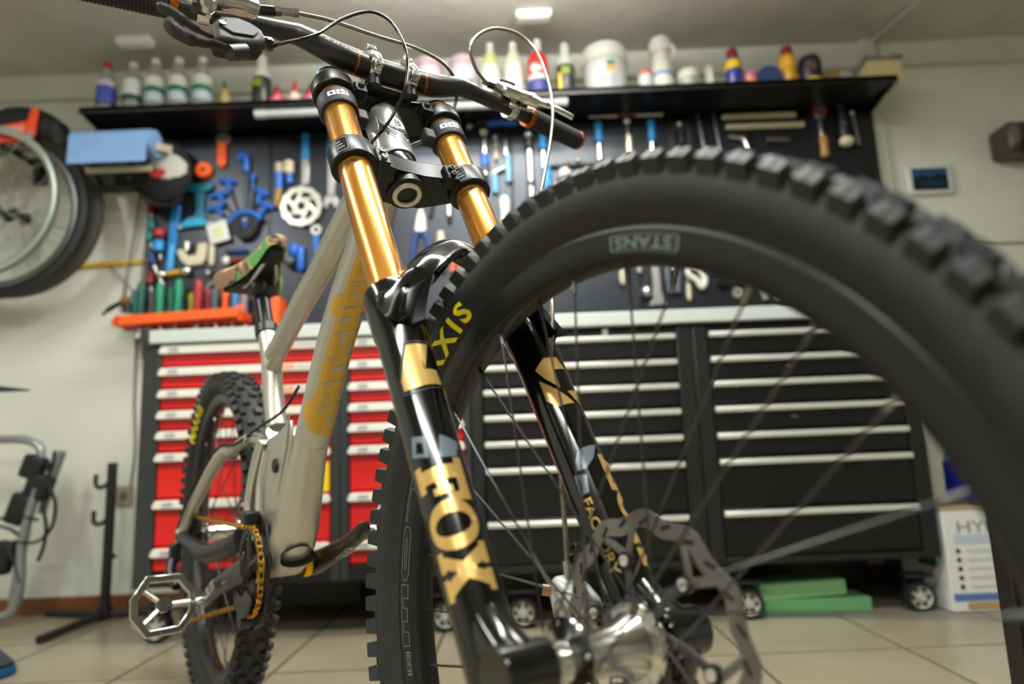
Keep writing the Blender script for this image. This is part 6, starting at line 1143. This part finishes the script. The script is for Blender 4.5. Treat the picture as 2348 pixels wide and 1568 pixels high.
# ================================================================== RIGHT OF THE BENCH
TH('wall_tablet', 'white framed wall tablet showing a mountain lake picture', 'tablet', (1.738, YW, 1.50), [('tablet_frame', MB().box((1.738, YW-.010, 1.566), (.185, .020, .126)), mat('tablet_white', (212, 216, 214), .4), .006), ('tablet_screen', MB().box((1.738, YW-.0205, 1.566), (.145, .002, .094)), mat('screen_dark', (18, 28, 40), .15)), ('screen_sky', MB().prism([(-.07, .045), (.07, .045), (.07, .015), (.03, .022), (0, .008), (-.03, .020), (-.07, .006)], -.0222, -.0216, lambda a, c, d: V((1.738+a, YW+d, 1.566+c))), mat('screen_sky', (40, 74, 120), .15)), ('screen_water', MB().box((1.745, YW-.0219, 1.548), (.10, .0006, .018)), mat('screen_water', (22, 58, 76), .15)), ('screen_shore', MB().box((1.738, YW-.0221, 1.528), (.142, .0006, .014)), mat('screen_shore', (24, 40, 26), .15))])
TH('wall_camera', 'black boxy device on a bracket high on the right wall', 'device', (2.10, 2.60, 1.61), [('device_body', MB().box((2.085, 2.615, 1.692), (.155, .13, .13)), mat('device_dark', (58, 54, 50), .4), .02), ('device_lens', MB().cyl((2.085, 2.56, 1.650), (2.075, 2.535, 1.632), .040, .034, n=20), MATTE), ('device_face', MB().box((2.030, 2.5485, 1.700), (.03, .004, .08)), mat('device_olive', (96, 98, 86), .4), .004), ('device_bracket', MB().box((2.14, 2.665, 1.70), (.06, .03, .14)), mat('device_dark'), .004)])
TH('ceiling_conduit', 'thin grey conduit crossing the ceiling above the plastic case', 'conduit', (1.62, 2.3, ZC), [('conduit', MB().cyl((1.575, 2.675, ZC-.010), (1.72, 1.9, ZC-.010), .010, n=10), mat('conduit_grey', (176, 174, 164), .5)), ('conduit_box', MB().box((1.66, 2.20, ZC-.014), (.14, .06, .028)), WHITE, .004)])
for x, y, l in ((.135, 2.395, 'white flat box on the ceiling above the middle of the shelf'), (-1.44, 2.455, 'white flat box on the ceiling above the water bottles')):
    TH('ceiling_box', l, 'junction box', (x, y, ZC), [('box_body', MB().box((x, y, ZC-.014), (.135, .05, .028)), WHITE, .004), ('box_cover', MB().box((x, y, ZC-.030), (.115, .036, .005)), mat('cover_white', (236, 236, 232), .4), .001)], 'white ceiling boxes')
# box, canisters and foam by the end cabinet
bxm = mat('carton_white', (214, 216, 212), .6)
cb = thing('cardboard_box', 'white printed carton standing on the floor right of the last cabinet', 'box', (1.405, 2.28, 0))
MB().box((0, 0, .152), (.235, .26, .300)).build('carton_body', bxm, cb, bevel=.003)
MB().box((0, 0, .304), (.238, .262, .010)).build('carton_flap', mat('carton_brown', (160, 140, 104), .7), cb, bevel=.002)
bend(text_geo('HYH9', offset=.01), lambda x, y: V((-.075+.165*x, -.1306, .232+.036*y)), 'carton_print', mat('print_grey', (130, 136, 136), .6), cb)
MB().box((.005, -.1306, .215), (.19, .001, .026)).build('carton_print', mat('print_pale_blue', (180, 192, 206), .6), cb)
for k in range(5):
    MB().cyl((-.082, -.1305, .180-.026*k), (-.082, -.1312, .180-.026*k), .0072, n=12).build('carton_bullet', BLK, cb)
    MB().box((.015, -.1306, .180-.026*k), (.14, .001, .006)).build('carton_line', mat('print_line', (182, 186, 184), .6), cb)
MB().box((0, -.1306, .046), (.225, .001, .022)).build('carton_stripe', mat('stripe_blue', (80, 112, 170), .6), cb)
MB().box((.02, -.1306, .020), (.19, .001, .022)).build('carton_stripe', mat('stripe_tan', (170, 140, 100), .6), cb)
MB().box((-.1178, -.02, .150), (.001, .10, .05)).build('carton_stripe', mat('stripe_green', (30, 110, 60), .6), cb)
TH('blue_canister', 'bright blue container standing on the white carton', 'canister', (1.462, 2.26, .31), [('canister_body', MB().box((1.470, 2.26, .385), (.105, .14, .125)), mat('canister_blue', (20, 42, 150), .3), .01), ('canister_lid', MB().prism([(-.05, 0), (.05, 0), (.05, .060), (-.020, .060)], -.06, .06, lambda a, c, d: V((1.470+a, 2.26+d, .449+c))), mat('canister_cyan', (30, 140, 195), .3), .004), ('canister_mark', MB().sphere((1.470, 2.1905, .385), .013, 10, (1.3, .2, .7)), mat('mark_ice', (160, 190, 215), .4))])
TH('vacuum_cleaner', 'grey-green machine with a pale hose beside the end cabinet', 'machine', (1.36, 2.45, 0), [('machine_body', MB().prism([(-.055, 0), (.065, 0), (.060, .62), (.02, .68), (-.04, .66)], -.09, .09, lambda a, c, d: V((1.400+a, 2.56+d, c))), mat('machine_grey', (78, 96, 100), .4), .012), ('machine_hose', MB().tube(spline([(1.360, 2.45, .60), (1.350, 2.445, .50), (1.365, 2.445, .42), (1.392, 2.445, .36), (1.40, 2.45, .33)], 5), .026, n=12), mat('hose_silver', (160, 168, 164), .35, .4)), ('machine_cap', MB().sphere((1.362, 2.46, .665), .035, 12, (1, 1, 1.3)), mat('cap_steelblue', (90, 130, 165), .4)), ('machine_band', MB().box((1.368, 2.462, .455), (.05, .006, .018)), mat('band_ochre', (170, 150, 60), .5))])
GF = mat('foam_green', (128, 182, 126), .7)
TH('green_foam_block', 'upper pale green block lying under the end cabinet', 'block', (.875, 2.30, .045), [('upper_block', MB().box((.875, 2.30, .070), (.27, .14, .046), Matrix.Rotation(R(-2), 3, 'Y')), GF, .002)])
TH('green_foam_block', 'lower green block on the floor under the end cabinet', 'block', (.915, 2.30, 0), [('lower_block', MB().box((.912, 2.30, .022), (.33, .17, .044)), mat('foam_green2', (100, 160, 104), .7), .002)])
TH('floor_disc', 'flat pale disc lying on the floor behind the pedal', 'disc', (-1.27, 2.40, 0), [('disc', MB().lathe([(.0001, 0), (.06, 0), (.06, .005), (.05, .008), (.0001, .008)], o=(-1.27, 2.45, 0), n=28), mat('disc_pale', (196, 194, 182), .4))])
# black upright in front of the bench, close to the camera
up = thing('repair_stand', 'black square upright of a repair stand at the right edge', 'stand', (.779, 1.10, 0))
MB().box((0, 0, .40), (.064, .064, .76)).build('stand_upright', mat('stand_black', (20, 20, 21), .45, noise=.3, nscale=60), up, bevel=.006)
MB().box((.0, 0, .012), (.34, .30, .024)).build('stand_base', MATTE, up, bevel=.004)
MB().box((-.0335, -.012, .40), (.003, .006, .72)).build('stand_seam', MATTE, up)
for z in (.30, .46): MB().cyl((-.0, -.033, z), (0, -.036, z), .006, n=12).build('stand_rivet', mat('rust', (110, 90, 60), .5, .5), up)
